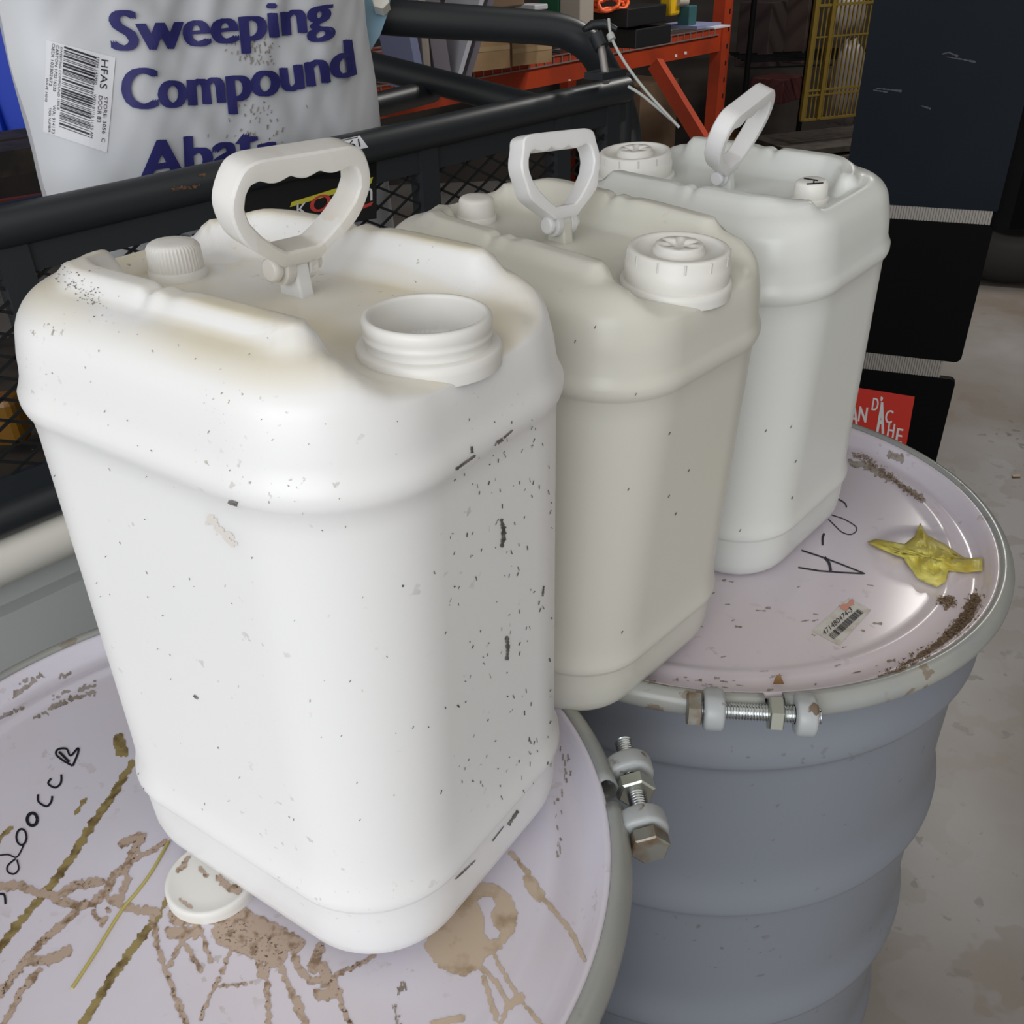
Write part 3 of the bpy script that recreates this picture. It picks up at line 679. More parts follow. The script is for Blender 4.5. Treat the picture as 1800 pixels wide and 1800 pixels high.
def big_cap(T, parent, m, UM=0.103):
    T2 = lambda x, y, z: T(UM-0.001+x, y, ZNK+z*0.86)
    obj('spout_collar', MB().lathe([(0.0400, -0.007), (0.0400, -0.001), (0.0402, 0.004), (0.0385, 0.005), (0.0370, 0.0055)], T2, 64), m, parent)
    prof = [(0.0372, 0.0050), (0.0376, 0.0060), (0.0376, 0.0200), (0.0364, 0.0215), (0.0364, 0.0290), (0.0352, 0.0308), (0.0325, 0.0314), (0.0305, 0.0300), (0.0300, 0.0265), (0.0, 0.0262)]
    c = obj('screw_cap', MB().lathe(prof, T2, 72), m, parent)
    mb = MB()
    for k in range(12):
        a = 2*math.pi*k/12+0.2; X = V3((math.cos(a), math.sin(a), 0)); c1 = T2(0.0362*X.x, 0.0362*X.y, 0.0255); mb.tube([T2(0.0358*X.x, 0.0358*X.y, 0.0216), T2(0.0358*X.x, 0.0358*X.y, 0.0296)], 0.0011, 6)
    obj('grip_rib', mb, m, c)
    vs = []; fs = []; n = 48
    for (r, z, star) in ((0.0185, 0.0262, 0), (0.0185, 0.0300, 0), (0.0170, 0.0308, 0), (0.0170, 0.0330, 0), (0.0160, 0.0338, 0), (0.0110, 0.0338, 1), (0.0095, 0.0322, 1), (0.0070, 0.0310, 1), (0.0, 0.0308, 0)):
        for k in range(n):
            a = 2*math.pi*k/n; rr = r*(1+0.32*star*math.cos(6*a)); vs.append(T2(rr*math.cos(a), rr*math.sin(a), z))
    fs = [(i*n+k, i*n+(k+1) % n, (i+1)*n+(k+1) % n, (i+1)*n+k) for i in range(8) for k in range(n)]
    obj('vent_plug', MB().add(vs, fs), m, c)
    return c
def resample(pts, n):
    P = [V3((*p, 0)) for p in pts]; P.append(P[0]); L = [0]
    for a, b in zip(P[:-1], P[1:]): L.append(L[-1]+(b-a).length)
    out = []; j = 0
    for k in range(n):
        s = L[-1]*k/n
        while L[j+1] < s: j += 1
        out.append(P[j].lerp(P[j+1], (s-L[j])/(L[j+1]-L[j]+1e-9)))
    return out
def make_handle(T, s, parent, pu, pv, pz, yaw, lean, tilt, m, W=0.0935, H=0.074, wt=0.033, D=0.0165, jugm=None, frame=None):
    U, Vv, N = frame
    a, l, t = map(math.radians, (yaw, lean, tilt)); P0 = T(pu, pv, pz)
    X = V3((math.cos(a), math.sin(a), 0)); Y = V3((-math.sin(a), math.cos(a), 0)); Z = EZ
    X2 = X*math.cos(t)+Z*math.sin(t); Z2 = Z*math.cos(t)-X*math.sin(t); Z3 = Z2*math.cos(l)+Y*math.sin(l); Y3 = Y*math.cos(l)-Z2*math.sin(l)
    G = lambda x, y, z: P0+(X2*x+Y3*y+Z3*z)*s
    h = W/2; k = H/0.078
    right = [(0.0, 0.004), (0.0105, 0.004), (0.016, 0.0085), (0.026, 0.0165), (0.036, 0.026), (h*0.93, 0.037), (h, 0.049), (h*0.985, 0.058), (h*0.92, 0.067), (wt+0.004, 0.0745), (wt-0.003, 0.0775), (wt-0.010, 0.078)]
    outer = right+[(0, 0.078)]+[(-x, z) for x, z in right[::-1][:-1]]
    ir = [(0.0, 0.0165), (0.0105, 0.0165), (0.0175, 0.0215), (0.027, 0.0305), (0.0345, 0.040), (0.0375, 0.049), (0.0365, 0.057), (0.0335, 0.0625)]
    top = [(x*0.001, 0.0640-0.0030*abs(math.cos(x*0.001/0.0285*math.pi*1.5))) for x in range(28, -29, -2)]
    inner = ir+top+[(-x, z) for x, z in ir[::-1][:-1]]
    outer = [(x, z*k) for x, z in outer]; inner = [(x*h/0.047*1.03, (0.040+(z-0.040)*1.06)*k) for x, z in inner]
    n = 120; po = resample([q for q in smooth_path(outer, 4, True)][:-1], n); pi_ = resample(inner, n)
    # pair inner points by angle round the middle so that the strips stay square
    cz = 0.042*k
    def by_ang(ps):
        L = sorted(((math.atan2(p.y-cz, p.x), p) for p in ps), key=lambda q: q[0]); res = []
        for i in range(n):
            a_ = -math.pi+2*math.pi*i/n; j = 0
            while j < len(L) and L[j][0] < a_: j += 1
            p, q = L[j-1], L[j % len(L)]; d = (q[0]-p[0]) % (2*math.pi); f = ((a_-p[0]) % (2*math.pi))/d if d else 0; res.append(p[1].lerp(q[1], f))
        return res
    po, pi_ = by_ang(resample([(p.x, p.y) for p in po], 500)), by_ang(resample([(p.x, p.y) for p in pi_], 500))
    dd = D/2; c = 0.0012; rings = []
    def inset(p, q, f): v = (q-p); v = v.normalized() if v.length > 1e-6 else V3((0, 0, 0)); return p+v*f
    for ps, other, y, f in ((po, pi_, -dd, c), (po, pi_, -dd+c, 0), (po, pi_, dd-c, 0), (po, pi_, dd, c), (pi_, po, dd, c), (pi_, po, dd-c, 0), (pi_, po, -dd+c, 0), (pi_, po, -dd, c)):
        rings.append([G((q := inset(p, o_, f)).x, y, q.y) for p, o_ in zip(ps, other)])
    vs = [p for g in rings for p in g]; fs = []
    for i in range(8):
        j = (i+1) % 8
        for k_ in range(n): fs.append((i*n+k_, i*n+(k_+1) % n, j*n+(k_+1) % n, j*n+k_))
    hd = obj('handle', MB().add(vs, fs), m, parent); hd.data.set_sharp_from_angle(angle=math.radians(28))
    # ears either side of the post, on the handle
    mb = MB()
    for sx in (-1, 1):
        x0, x1 = sx*0.0050, sx*0.0100; ring = []
        for q in range(13):
            b_ = math.pi+math.pi*q/12; ring.append((0.0088*math.cos(b_), 0.0088*math.sin(b_)))
        prof = [(-0.0075, 0.0088)]+ring+[(0.0075, 0.0088)]; nn = len(prof)
        vs = [G(x0, y, z) for y, z in prof]+[G(x1, y, z) for y, z in prof]
        fs = [(i, (i+1) % nn, nn+(i+1) % nn, nn+i) for i in range(nn)]+[tuple(range(nn))[::-1], tuple(range(nn, 2*nn))]; mb.add(vs, fs, False)
    obj('handle_ear', mb, m, hd)
    pin = MB(); pin.tube([G(-0.0165, 0, 0), G(-0.0160, 0, 0), G(-0.0125, 0, 0), G(-0.0100, 0, 0), G(0.010, 0, 0), G(0.0125, 0, 0), G(0.0160, 0, 0)], [0.0052*s, 0.0062*s, 0.0064*s, 0.0050*s, 0.0045*s, 0.0055*s, 0.0050*s], 20)
    obj('hinge_pin', pin, m, hd)
    # post standing on the jug
    X3 = X; Y4 = EZ.cross(X); vs = []; base = T(pu, pv, ZFL-0.002); hgt = (P0-base).length; Nn = (P0-base).normalized()
    prof = [(-0.0095, 0.0)]+[(-0.0082, hgt*0.6)]+[(0.0078*math.cos(math.pi-math.pi*q/10)*s, hgt+0.0078*math.sin(math.pi-math.pi*q/10)*s) for q in range(11)]+[(0.0082, hgt*0.6), (0.0095, 0)]
    nn = len(prof); mb = MB()
    for w_, sl in ((0.0045, 0), ):
        vs = [base+X3*(-w_)+Y4*y+Nn*z for y, z in prof]+[base+X3*w_+Y4*y+Nn*z for y, z in prof]
        mb.add(vs, [(i, (i+1) % nn, nn+(i+1) % nn, nn+i) for i in range(nn)]+[tuple(range(nn))[::-1], tuple(range(nn, 2*nn))], False)
    obj('handle_post', mb, jugm or m, parent, bevel=0.0012)
    return hd
def nrm(O, U, N, flip=False):
    N = V3(N).normalized(); U = V3(U); U = (U-N*U.dot(N)).normalized(); return (V3(O), U, N.cross(U), N)
F1 = nrm((-0.1103, 0.4987, 0.0010), (0.8069, -0.5905, 0.0119), (-0.0062, 0.0117, 0.9999))
F2 = nrm((0.0514, 0.7119, 0.0010), (0.7109, -0.7017, -0.0475), (0.0285, -0.0387, 0.9988))
F3 = nrm((0.2367, 0.9085, -0.0080), (-0.711, 0.7031, 0.0079), (-0.042, -0.0537, 0.9977))
S2 = 0.9321
j1, jb1, T1, fr1 = make_jug('plastic_jug', F1, 1.0, M['jug_old'], 'nearest white plastic jug, scuffed and dusty, its wide spout left open', True, UM=0.102, UC=-0.083, VM=-0.003, rib=0.008, skew=(0.0090, -0.022, -0.02), na=0.0020, lean=0.0055)
neck(T1, j1, M['cap_old'], 0.102, -0.003); small_cap(T1, j1, M['cap_old'], True, -0.083)
h1 = make_handle(T1, 1.0, j1, -0.001, 0.013, 0.3850, 48, -12, -3, M['handle_old'], W=0.090, H=0.0605, jugm=M['jug_old'], frame=fr1)
j2, jb2, T2_, fr2 = make_jug('plastic_jug', F2, S2, M['jug_yellow'], 'yellowish white plastic jug in the middle, standing across the rims of two drums', UC=-0.098, rib=-0.002)
big_cap(T2_, j2, M['cap']); small_cap(T2_, j2, M['cap'], False, -0.098)
h2 = make_handle(T2_, S2, j2, -0.012, 0.006, 0.3830, 40, 12, -4, M['handle'], W=0.084, H=0.066, jugm=M['jug_yellow'], frame=fr2)
j3, jb3, T3, fr3 = make_jug('plastic_jug', F3, S2, M['jug_clear'], 'farthest white plastic jug, with a letter H marked on its small cap', UM=0.111, UC=-0.086, rib=-0.002)
big_cap(T3, j3, M['cap'], 0.111); sc3 = small_cap(T3, j3, M['cap'], False, -0.086)
h3 = make_handle(T3, S2, j3, 0.002, 0.004, 0.3850, 48, -20, 13, M['handle'], W=0.0935, H=0.074, jugm=M['jug_clear'], frame=fr3)
for j in (j1, j2, j3):
    pass
# scuffs and specks on the jugs
b1_ = bvh_of(jb1); b2_ = bvh_of(jb2); b3_ = bvh_of(jb3)
mb = MB()
for pts, wd in (([(880, 912), (884, 930), (883, 950), (881, 962)], 6), ([(884, 925), (885, 950)], 8), ([(890, 1118), (892, 1140), (890, 1160)], 6), ([(955, 1030), (953, 1048)], 3), ([(402, 881), (418, 886)], 7), ([(828, 785), (829, 796)], 5),
    ([(873, 778), (883, 772)], 6), ([(884, 770), (900, 756)], 3), ([(800, 825), (835, 800)], 4), ([(803, 1239), (807, 1243)], 3.5), ([(341, 1222), (349, 1228)], 4.5), ([(893, 1450), (910, 1425)], 5), ([(865, 1478), (885, 1452)], 2), ([(800, 1545), (835, 1512)], 2.5),
    ([(815, 832), (816, 836)], 2), ([(706, 1029), (709, 1030)], 3), ([(797, 1030), (799, 1032)], 3)):
    ribbon(mb, b1_, pts, wd, 0.0004, step=2, jit=0.45)
rnd = random.Random(11)
for k in range(150):
    x = min(968, max(660, rnd.gauss(890, 60))); y = rnd.uniform(720, 1400)
    if x < 780 and rnd.random() < 0.6: continue
    ribbon(mb, b1_, [(x, y), (x+rnd.uniform(-3, 3), y+rnd.uniform(1, 8))], rnd.uniform(0.7, 2.0), 0.0004)
for k in range(90):
    x = rnd.uniform(60, 700); y = rnd.uniform(560, 1450)
    if x < 60+(y-700)*0.28: continue
    ribbon(mb, b1_, [(x, y), (x+rnd.uniform(-3, 3), y+rnd.uniform(1, 5))], rnd.uniform(0.6, 1.4), 0.0004)
for k in range(120):
    x = rnd.gauss(150, 28); y = 480+(x-110)*0.75+rnd.gauss(0, 14)
    ribbon(mb, b1_, [(x, y), (x+rnd.uniform(-3, 3), y+rnd.uniform(-2, 2))], rnd.uniform(0.8, 1.8), 0.0004)
tag(obj('scuff_mark', mb, M['scuff'], jb1), kind='stuff')
mb = MB()
for k in range(14):
    p = [(1175, 762), (1209, 827), (1174, 872), (1186, 903), (1092, 1111), (1010, 600), (1045, 575), (1116, 693), (1103, 860), (1345, 757), (1389, 750), (1397, 811), (1391, 875), (1300, 932)][k]
    ribbon(mb, b2_ if k < 9 else b3_, [(p[0], p[1]+2.5), (p[0]+2.5, p[1]-2.5)], 1.6, 0.0004)
tag(obj('dark_fleck', mb, M['scuff'], jb2), kind='stuff')
mb = MB(); cells(mb, b1_, [S([(373, 915), (395, 935), (408, 955)], 14)], 3, 0.0003, 12, 8); obj('faint_smear', mb, M['faint'], jb1)
bc3 = bvh_of(sc3); mb = MB()
for pts in ([(1413, 314), (1438, 318)], [(1418, 324), (1447, 322)], [(1431, 317), (1430, 323)]): ribbon(mb, bc3, pts, 2.2, 0.0004, step=1.5, across=1)
obj('letter_mark', mb, M['ink'], sc3)
#@@RACK
# ------------------------------------------------------------------ black steel rack standing on the off-white trailer body
PA = V3((-0.4683, 1.0213, 0)); D_ = V3((0.7048, 0.7094, 0)).normalized(); NN = V3((-D_.y, D_.x, 0))
def rk(s, off, z): p = PA+D_*s+NN*off; return V3((p.x, p.y, ZO+z))
def pix_s(px, py, off=0.0):
    P = onplane(px, py, rk(0, off, 0), NN); return (P-rk(0, off, 0)).dot(D_), P.z-ZO
S_END = pix_s(1098, 165)[0]
rack = tag(empty('cargo_rack', rk(0.3, 0, 0)), 'black steel tube rack with expanded mesh sides behind the jugs', 'rack')
S0 = -0.55
top_rail = obj('top_rail', MB().tube([rk(S0, 0, 0.300), rk(S_END, 0, 0.300)], 0.0205, 24), M['black_steel'], rack)
obj('rail_flange', MB().box(rk((S0+S_END)/2, 0, 0.268), D_, NN, EZ, (S_END-S0)/2, 0.004, 0.016), M['black_steel'], rack)
obj('bottom_rail', MB().tube([rk(S0, 0, -0.002), rk(S_END, 0, -0.002)], 0.0205, 20), M['black_steel'], rack)
obj('lower_flange', MB().box(rk((S0+S_END)/2, 0, 0.030), D_, NN, EZ, (S_END-S0)/2, 0.004, 0.014), M['black_steel'], rack)
posts = [pix_s(42, 520)[0], pix_s(750, 300)[0], pix_s(985, 250)[0], pix_s(1072, 230)[0]]
for s_ in posts: obj('post', MB().box(rk(s_, 0.004, 0.14), D_, NN, EZ, 0.0165, 0.012, 0.145), M['black_steel'], rack)
obj('corner_post', MB().tube([rk(S_END+0.012, 0.02, -0.03), rk(S_END+0.012, 0.02, 0.32)], 0.023, 20), M['black_steel'], rack)
def exp_mesh(s0, s1, z0, z1, off, lw=0.052, sw=0.026, parent=rack):
    mb = MB(); k_ = sw/lw; m = 0.0013
    for sg in (1, -1):
        span = (s1-s0)*k_; c = z0-span if sg > 0 else z0; c -= c % sw
        c0 = (z0-span) if sg > 0 else z0; c1 = z1 if sg > 0 else z1+span
        n0 = math.floor(c0/sw); n1 = math.ceil(c1/sw)
        for i in range(n0, n1+1):
            cc = i*sw; a = None     # z = cc + sg*k*(s-s0)
            pts = []
            lo, hi = s0, s1
            if sg > 0: lo = max(s0, s0+(z0-cc)/k_); hi = min(s1, s0+(z1-cc)/k_)
            else: lo = max(s0, s0+(cc-z1)/k_); hi = min(s1, s0+(cc-z0)/k_)
            if hi-lo < 0.01: continue
            za, zb_ = cc+sg*k_*(lo-s0), cc+sg*k_*(hi-s0)
            mb.bar(rk(lo, off, za), rk(hi, off, zb_), 0.0016, 0.0011, up=NN)
    return obj('expanded_mesh', mb, M['mesh_steel'], parent)
exp_mesh(S0, posts[0], 0.02, 0.262, 0.0); exp_mesh(posts[0], posts[1], 0.02, 0.262, 0.0); exp_mesh(posts[1], posts[2], 0.02, 0.262, 0.0); exp_mesh(posts[2], posts[3], 0.02, 0.262, 0.0)
# curved end bar, thumb screw and ties
def bez(pts, n=8): return [V3(p) for p in smooth_path([tuple(p) for p in pts], n)]
dc = (rk(S_END, 0, 0)-CAM).dot(FW)
obj('curved_end_bar', MB().tube(bez([at(655, 28, 1.42), at(760, 36, 1.45), at(900, 45, 1.50), at(985, 54, 1.53), at(1035, 82, 1.55), at(1066, 130, 1.60), at(1086, 170, 1.66), at(1100, 215, 1.73), at(1106, 262, 1.75)]), 0.0245, 24), M['black_steel'], rack)
far = MB(); p0, p1 = at(1000, 205, 1.72), at(600, 100, 1.95); far.tube([p0, p1], 0.024, 16); obj('front_rail', far, M['black_steel'], rack)
obj('cross_rail', MB().tube([at(640, 190, 1.7), at(760, 160, 1.9)], 0.021, 14), M['black_steel'], rack)
obj('far_side_rail', MB().tube([rk(S0, 0.60, 0.175), rk(0.62, 0.60, 0.175)], 0.022, 16), M['black_steel'], rack)
b = at(1060, 128, 1.50)
ts = obj('threaded_rod', MB().tube([at(1056, 75, 1.49), at(1066, 145, 1.49)], 0.0062, 12), M['wire'], rack)
obj('thumb_knob', MB().tube([at(1048, 62, 1.49), at(1058, 84, 1.49)], 0.012, 16).tube([at(1026, 52, 1.485), at(1040, 44, 1.49), at(1062, 42, 1.49), at(1084, 52, 1.49)], [0.004, 0.007, 0.007, 0.004], 10), M['black_steel'], rack)
obj('clamp_plate', MB().box(at(1064, 130, 1.50), D_, NN, EZ, 0.030, 0.018, 0.005), M['black_steel'], rack)
obj('rust_patch', cells(MB(), bvh_of(top_rail), [S([(305, 333), (325, 330), (350, 326)], 5), S([(352, 308), (358, 306)], 3)], 2, 0.0006, 5, 5), M['rust'], top_rail)
for pts, w_ in (([(1070, 33), (1073, 58), (1082, 82), (1105, 120), (1140, 165), (1194, 224)], 0.0022),):
    o = obj('cable_tie', MB().tube(bez([at(x, y, 1.47) for x, y in pts]), 0.0023, 8).tube([at(1072, 60, 1.468), at(1076, 70, 1.468)], 0.006, 8), M['tie'])
    tag(o, 'long white cable tie looped on the rack corner, its tail meeting the shorter one', 'cable tie', 'cable ties on the rack corner')
o = obj('cable_tie', MB().tube(bez([at(x, y, 1.50) for x, y in ((1104, 152), (1125, 165), (1150, 185), (1190, 219))]), 0.0023, 8), M['tie'])
tag(o, 'shorter white cable tie sticking out low from the rack corner post', 'cable tie', 'cable ties on the rack corner')
# lot sticker on the top rail
b_rail = bvh_of(top_rail)
stk = obj('lot_sticker', quad_on(MB(), b_rail, [(556, 256), (632, 239), (647, 259), (568, 277)], 0.0006), M['label'], top_rail)
mb = MB(); text_on(mb, b_rail, '1161', [(593, 267), (633, 258)], (-3, -14), (-3, -14), 0.015, 0.0012); quad_on(mb, b_rail, [(585, 251), (628, 241.5), (628.5, 242.8), (585.5, 252.3)], 0.0012, 4)
obj('sticker_print', mb, M['ink'], top_rail)
# dark name plate on the mesh
def on_rack(px, py, off): return onplane(px, py, rk(0, off, 0), NN)
pl = obj('name_plate', MB().add([on_rack(x, y, o_) for o_ in (-0.004, -0.001) for x, y in ((395, 345), (662, 283), (662, 384), (395, 432))], [(0, 1, 2, 3), (7, 6, 5, 4), (0, 4, 5, 1), (1, 5, 6, 2), (2, 6, 7, 3), (3, 7, 4, 0)], False), M['darkplastic'], rack)
bp_ = bvh_of(pl)
obj('yellow_stripe', quad_on(MB(), bp_, [(512, 355), (655, 311), (652, 322), (509, 364)], 0.0008, 4), M['yellow_ink'], pl)
mb = MB(); text_on(mb, bp_, 'K', [(521, 381), (541, 377)], (0, -26), (0, -26), 0.02, 0.0008); text_on(mb, bp_, 'n', [(638, 355), (654, 352)], (0, -36), (0, -36), 0.02, 0.0008)
obj('white_letter', mb, M['white_ink'], pl)
mb = MB(); text_on(mb, bp_, 'O', [(545, 376), (580, 366)], (0, -30), (0, -30), 0.03, 0.0008); quad_on(mb, bp_, [(622, 366), (656, 354), (652, 361), (620, 374)], 0.0008, 4)
obj('red_letter', mb, M['red_ink'], pl)

# trailer body below the rack
tr = tag(empty('trailer_body', rk(0.2, 0, -0.88)), 'off-white trailer body with a rounded top rim, carrying the black rack', 'trailer')
obj('top_rim', MB().tube([rk(-0.9, 0.0, -0.0505), rk(S_END+0.05, 0.0, -0.0505)], 0.0275, 24), M['cream'], tr)
obj('side_panel', MB().box(rk((S_END-0.9)/2, 0.035, -0.33), D_, NN, EZ, (S_END+0.9)/2, 0.012, 0.30), M['greypanel'], tr)
obj('deck', MB().box(rk((S_END-0.9)/2, 0.36, -0.045), D_, NN, EZ, (S_END+0.9)/2, 0.31, 0.012), M['darkwood'], tr)
obj('lower_ledge', MB().box(rk((S_END-0.9)/2, 0.012, -0.22), D_, NN, EZ, (S_END+0.9)/2, 0.012, 0.10), M['greypanel'], tr)
for s_ in (-0.3, 0.75):
    wl = rk(s_, 0.10, -0.60); prof = [(0.16, -0.05), (0.25, -0.06), (0.275, -0.045), (0.28, 0.0), (0.275, 0.045), (0.25, 0.06), (0.16, 0.05), (0.05, 0.03), (0.0, 0.03)]
    obj('wheel', MB().lathe(prof, lambda x, y, z, wl=wl: wl+D_*x+EZ*y+NN*z, 40), M['rubber'], tr)

# the bag in the rack
def make_bag():
    sc_, hw, zt, zb0 = 0.338, 0.250, 0.80, -0.032; offc, th = 0.150, 0.088; n, m = 120, 130; vs = []
    def P(i, j, side):
        s = -1+2*i/n; t = -1+2*j/m
        edge = (1-abs(s)**3.2)**0.5*(1-abs(t)**5)**0.5
        x = s*(hw-(0.022*t*0.5 if s < 0 else 0.045*t*0.5))+0.006*mnoise.noise(V3((t*5, side, 2)))*abs(s)**3
        z = zb0+(zt-zb0)*(t+1)/2
        wr = 0.010*mnoise.noise(V3((s*2.2+1, t*3.0, 1)))+0.005*mnoise.noise(V3((s*5, t*7+s*3, 5)))
        low = math.exp(-((t+0.55)/0.22)**2)*math.exp(-((s+0.72)/0.35)**2)
        wr += low*0.012*(abs(mnoise.noise(V3((s*6+t*9, t*16, 9))))*1.5)
        low2 = math.exp(-((t-0.35)/0.5)**2)
        wr += 0.004*low2*mnoise.noise(V3((s*9-t*9, t*3, 3)))
        o = offc+side*(th*edge+wr*(edge**0.5))
        return rk(sc_+x-0.01*(1-t)*0, o, z)
    mb = MB()
    for side in (-1, 1):
        g = [P(i, j, side) for i in range(n+1) for j in range(m+1)]; w_ = m+1
        fs = [(i*w_+j, (i+1)*w_+j, (i+1)*w_+j+1, i*w_+j+1) for i in range(n) for j in range(m)]
        if side > 0: fs = [f[::-1] for f in fs]
        mb.add(g, fs)
    o = obj('compound_bag', mb, M['bag'])
    return tag(o, 'big white sack printed in dark blue, SWEEPING COMPOUND, standing in the black rack', 'sack')
bag = make_bag(); bb = bvh_of(bag)
bag_loc = bag.location.copy()
def bag_part(name, mb, m):
    me = bpy.data.meshes.new(name); me.from_pydata([tuple(v) for v in mb.v], [], mb.f); me.materials.append(m); o = bpy.data.objects.new(name, me); COL.objects.link(o)
    o.parent = bag; o.matrix_parent_inverse = Matrix.Translation(-bag_loc); return o
mb = MB(); text_on(mb, bb, 'Sweeping', [(199, 89), (400, 84), (581, 48)], (-6, -76), (-6, -66), 0.050, 0.0034); bag_part('printed_word', mb, M['blue_ink'])
mb = MB(); text_on(mb, bb, 'Compound', [(218, 191), (420, 190), (620, 131)], (-3, -76), (-10, -66), 0.050, 0.0034); bag_part('printed_word', mb, M['blue_ink'])
mb = MB(); text_on(mb, bb, 'Abat-', [(246, 321), (370, 303), (480, 273)], (-1, -76), (-6, -68), 0.050, 0.0034); bag_part('printed_word', mb, M['blue_ink'])
mb = MB(); text_on(mb, bb, 'Dust', [(270, 460), (400, 440)], (-2, -64), (-2, -60), 0.050, 0.0034); bag_part('printed_word', mb, M['blue_ink'])
lab = bag_part('shipping_label', quad_on(MB(), bb, [(82, 70), (203, 101), (188, 268), (77, 231)], 0.0010, 14), M['label'])
mb = MB()
barcode(mb, bb, [(113, 81), (169, 100), (157, 241), (105, 222)], 9, 0.0018)
text_on(mb, bb, 'HFAS', [(178, 104), (175, 155)], (13, 2), (13, 2), 0.02, 0.0018)
text_on(mb, bb, 'STORE: 3056  C', [(183, 170), (178, 249)], (6, 1), (6, 1), 0, 0.0018)
text_on(mb, bb, 'DOOR 83', [(173, 168), (170, 214)], (7, 1), (7, 1), 0, 0.0018)
text_on(mb, bb, 'ITEM 143950', [(169, 100), (165, 148)], (5, 1), (5, 1), 0, 0.0018)
text_on(mb, bb, 'WED 01/16 11:55 AM', [(164, 165), (158, 242)], (5, 1), (5, 1), 0, 0.0018)
text_on(mb, bb, 'CARTON 170216225', [(99, 79), (94, 160)], (5, 1), (5, 1), 0, 0.0018)
text_on(mb, bb, 'OEDI 1035026?2'.replace('?', '7'), [(92, 76), (87, 150)], (5, 1), (5, 1), 0, 0.0018)
text_on(mb, bb, 'SWEEPING COMPOUND 150LB', [(106, 82), (101, 192)], (4, 1), (4, 1), 0, 0.0018)
text_on(mb, bb, 'WAVE 14040', [(82, 136), (80, 178)], (4, 1), (4, 1), 0, 0.0018)
text_on(mb, bb, 'WA: 914173', [(94, 184), (92, 234)], (5, 1), (5, 1), 0, 0.0018)
text_on(mb, bb, 'TASK NUMBER', [(87, 188), (86, 232)], (4, 1), (4, 1), 0, 0.0018)
p_ = bag_part('label_print', mb, M['ink'])
# smudges on the bag
mb = MB()
for k in range(130):
    x = random.gauss(450, 28); y = random.choice((random.uniform(60, 110), random.uniform(175, 285)))
    ribbon(mb, bb, [(x, y), (x+random.uniform(-3, 3), y+random.uniform(2, 9))], random.uniform(0.8, 2.4), 0.0014, jit=0.5)
tag(bag_part('smudge', mb, M['grime']), kind='stuff')

# things in and behind the rack at the left
bin_ = MB(); c = at(-10, 150, 2.05)
for (w0, w1, z0, z1, m_) in ((0.215, 0.235, -0.09, 0.16, 0), (0.245, 0.245, 0.16, 0.20, 1)):
    vs = [c+EX*sx*w+EY*sy*w+EZ*z for z, w in ((z0, w0), (z1, w1)) for sx, sy in ((-1, -1), (1, -1), (1, 1), (-1, 1))]
    bin_.add(vs, [(0, 1, 5, 4), (1, 2, 6, 5), (2, 3, 7, 6), (3, 0, 4, 7), (3, 2, 1, 0), (4, 5, 6, 7)], False)
for k in range(-2, 3): bin_.box(c+EX*(k*0.09)+EY*(-0.225)+EZ*0.035, EX, EY, EZ, 0.008, 0.012, 0.12)
tag(obj('storage_bin', bin_, M['blue'], bevel=0.006), 'bright blue plastic bin at the left edge behind the sack', 'bin')
o = obj('timber_stack', MB().bar(at(-60, 290, 1.62), at(120, 262, 1.75), 0.05, 0.02).bar(at(-60, 262, 1.72), at(120, 236, 1.85), 0.05, 0.014), M['darkwood'])
tag(o, 'dark timber boards lying behind the left of the sack', 'boards')
for k, (ya, yb, lb) in enumerate(((362, 338, 'upper thin dark red bar left of the sack foot'), (384, 356, 'lower thin dark red bar left of the sack foot'))):
    o = obj('red_bar', MB().bar(at(-40, ya, 1.5), at(120, yb, 1.6), 0.008, 0.004), M['redwood'])
    tag(o, lb, 'bar')
clutter = MB().box(at(12, 735, 1.27), EX, EY, EZ, 0.022, 0.02, 0.034)
tag(obj('amber_bottle', clutter, mat('amber_plastic', (0.20, 0.09, 0.006), 0.4), bevel=0.010), 'amber bottle glimpsed through the mesh at left', 'bottle')
tag(obj('pale_pipe', MB().tube([at(-20, 890, 1.22), at(62, 800, 1.30)], 0.010, 12), M['beige']), 'pale pipe lying low behind the mesh at left', 'pipe')
# light blue clamp at the top
lb_ = tag(empty('blue_clamp', at(655, 20, 1.38)), 'light blue steel clamp gripping the curved black bar above the sack', 'clamp')
q = [(628, -25), (690, -25), (683, 20), (668, 62), (652, 88), (640, 40)]
vs = [at(x, y, 1.37) for x, y in q]+[at(x, y, 1.385) for x, y in q]
obj('clamp_plate', MB().add(vs, [(0, 1, 2, 3, 4, 5), (11, 10, 9, 8, 7, 6)]+[(i, 6+i, 6+(i+1) % 6, (i+1) % 6) for i in range(6)], False), M['lightblue'], lb_)
obj('clamp_bolt', hexa(MB(), at(670, 6, 1.355), FW, 0.013, 0.02), M['cream'], lb_)
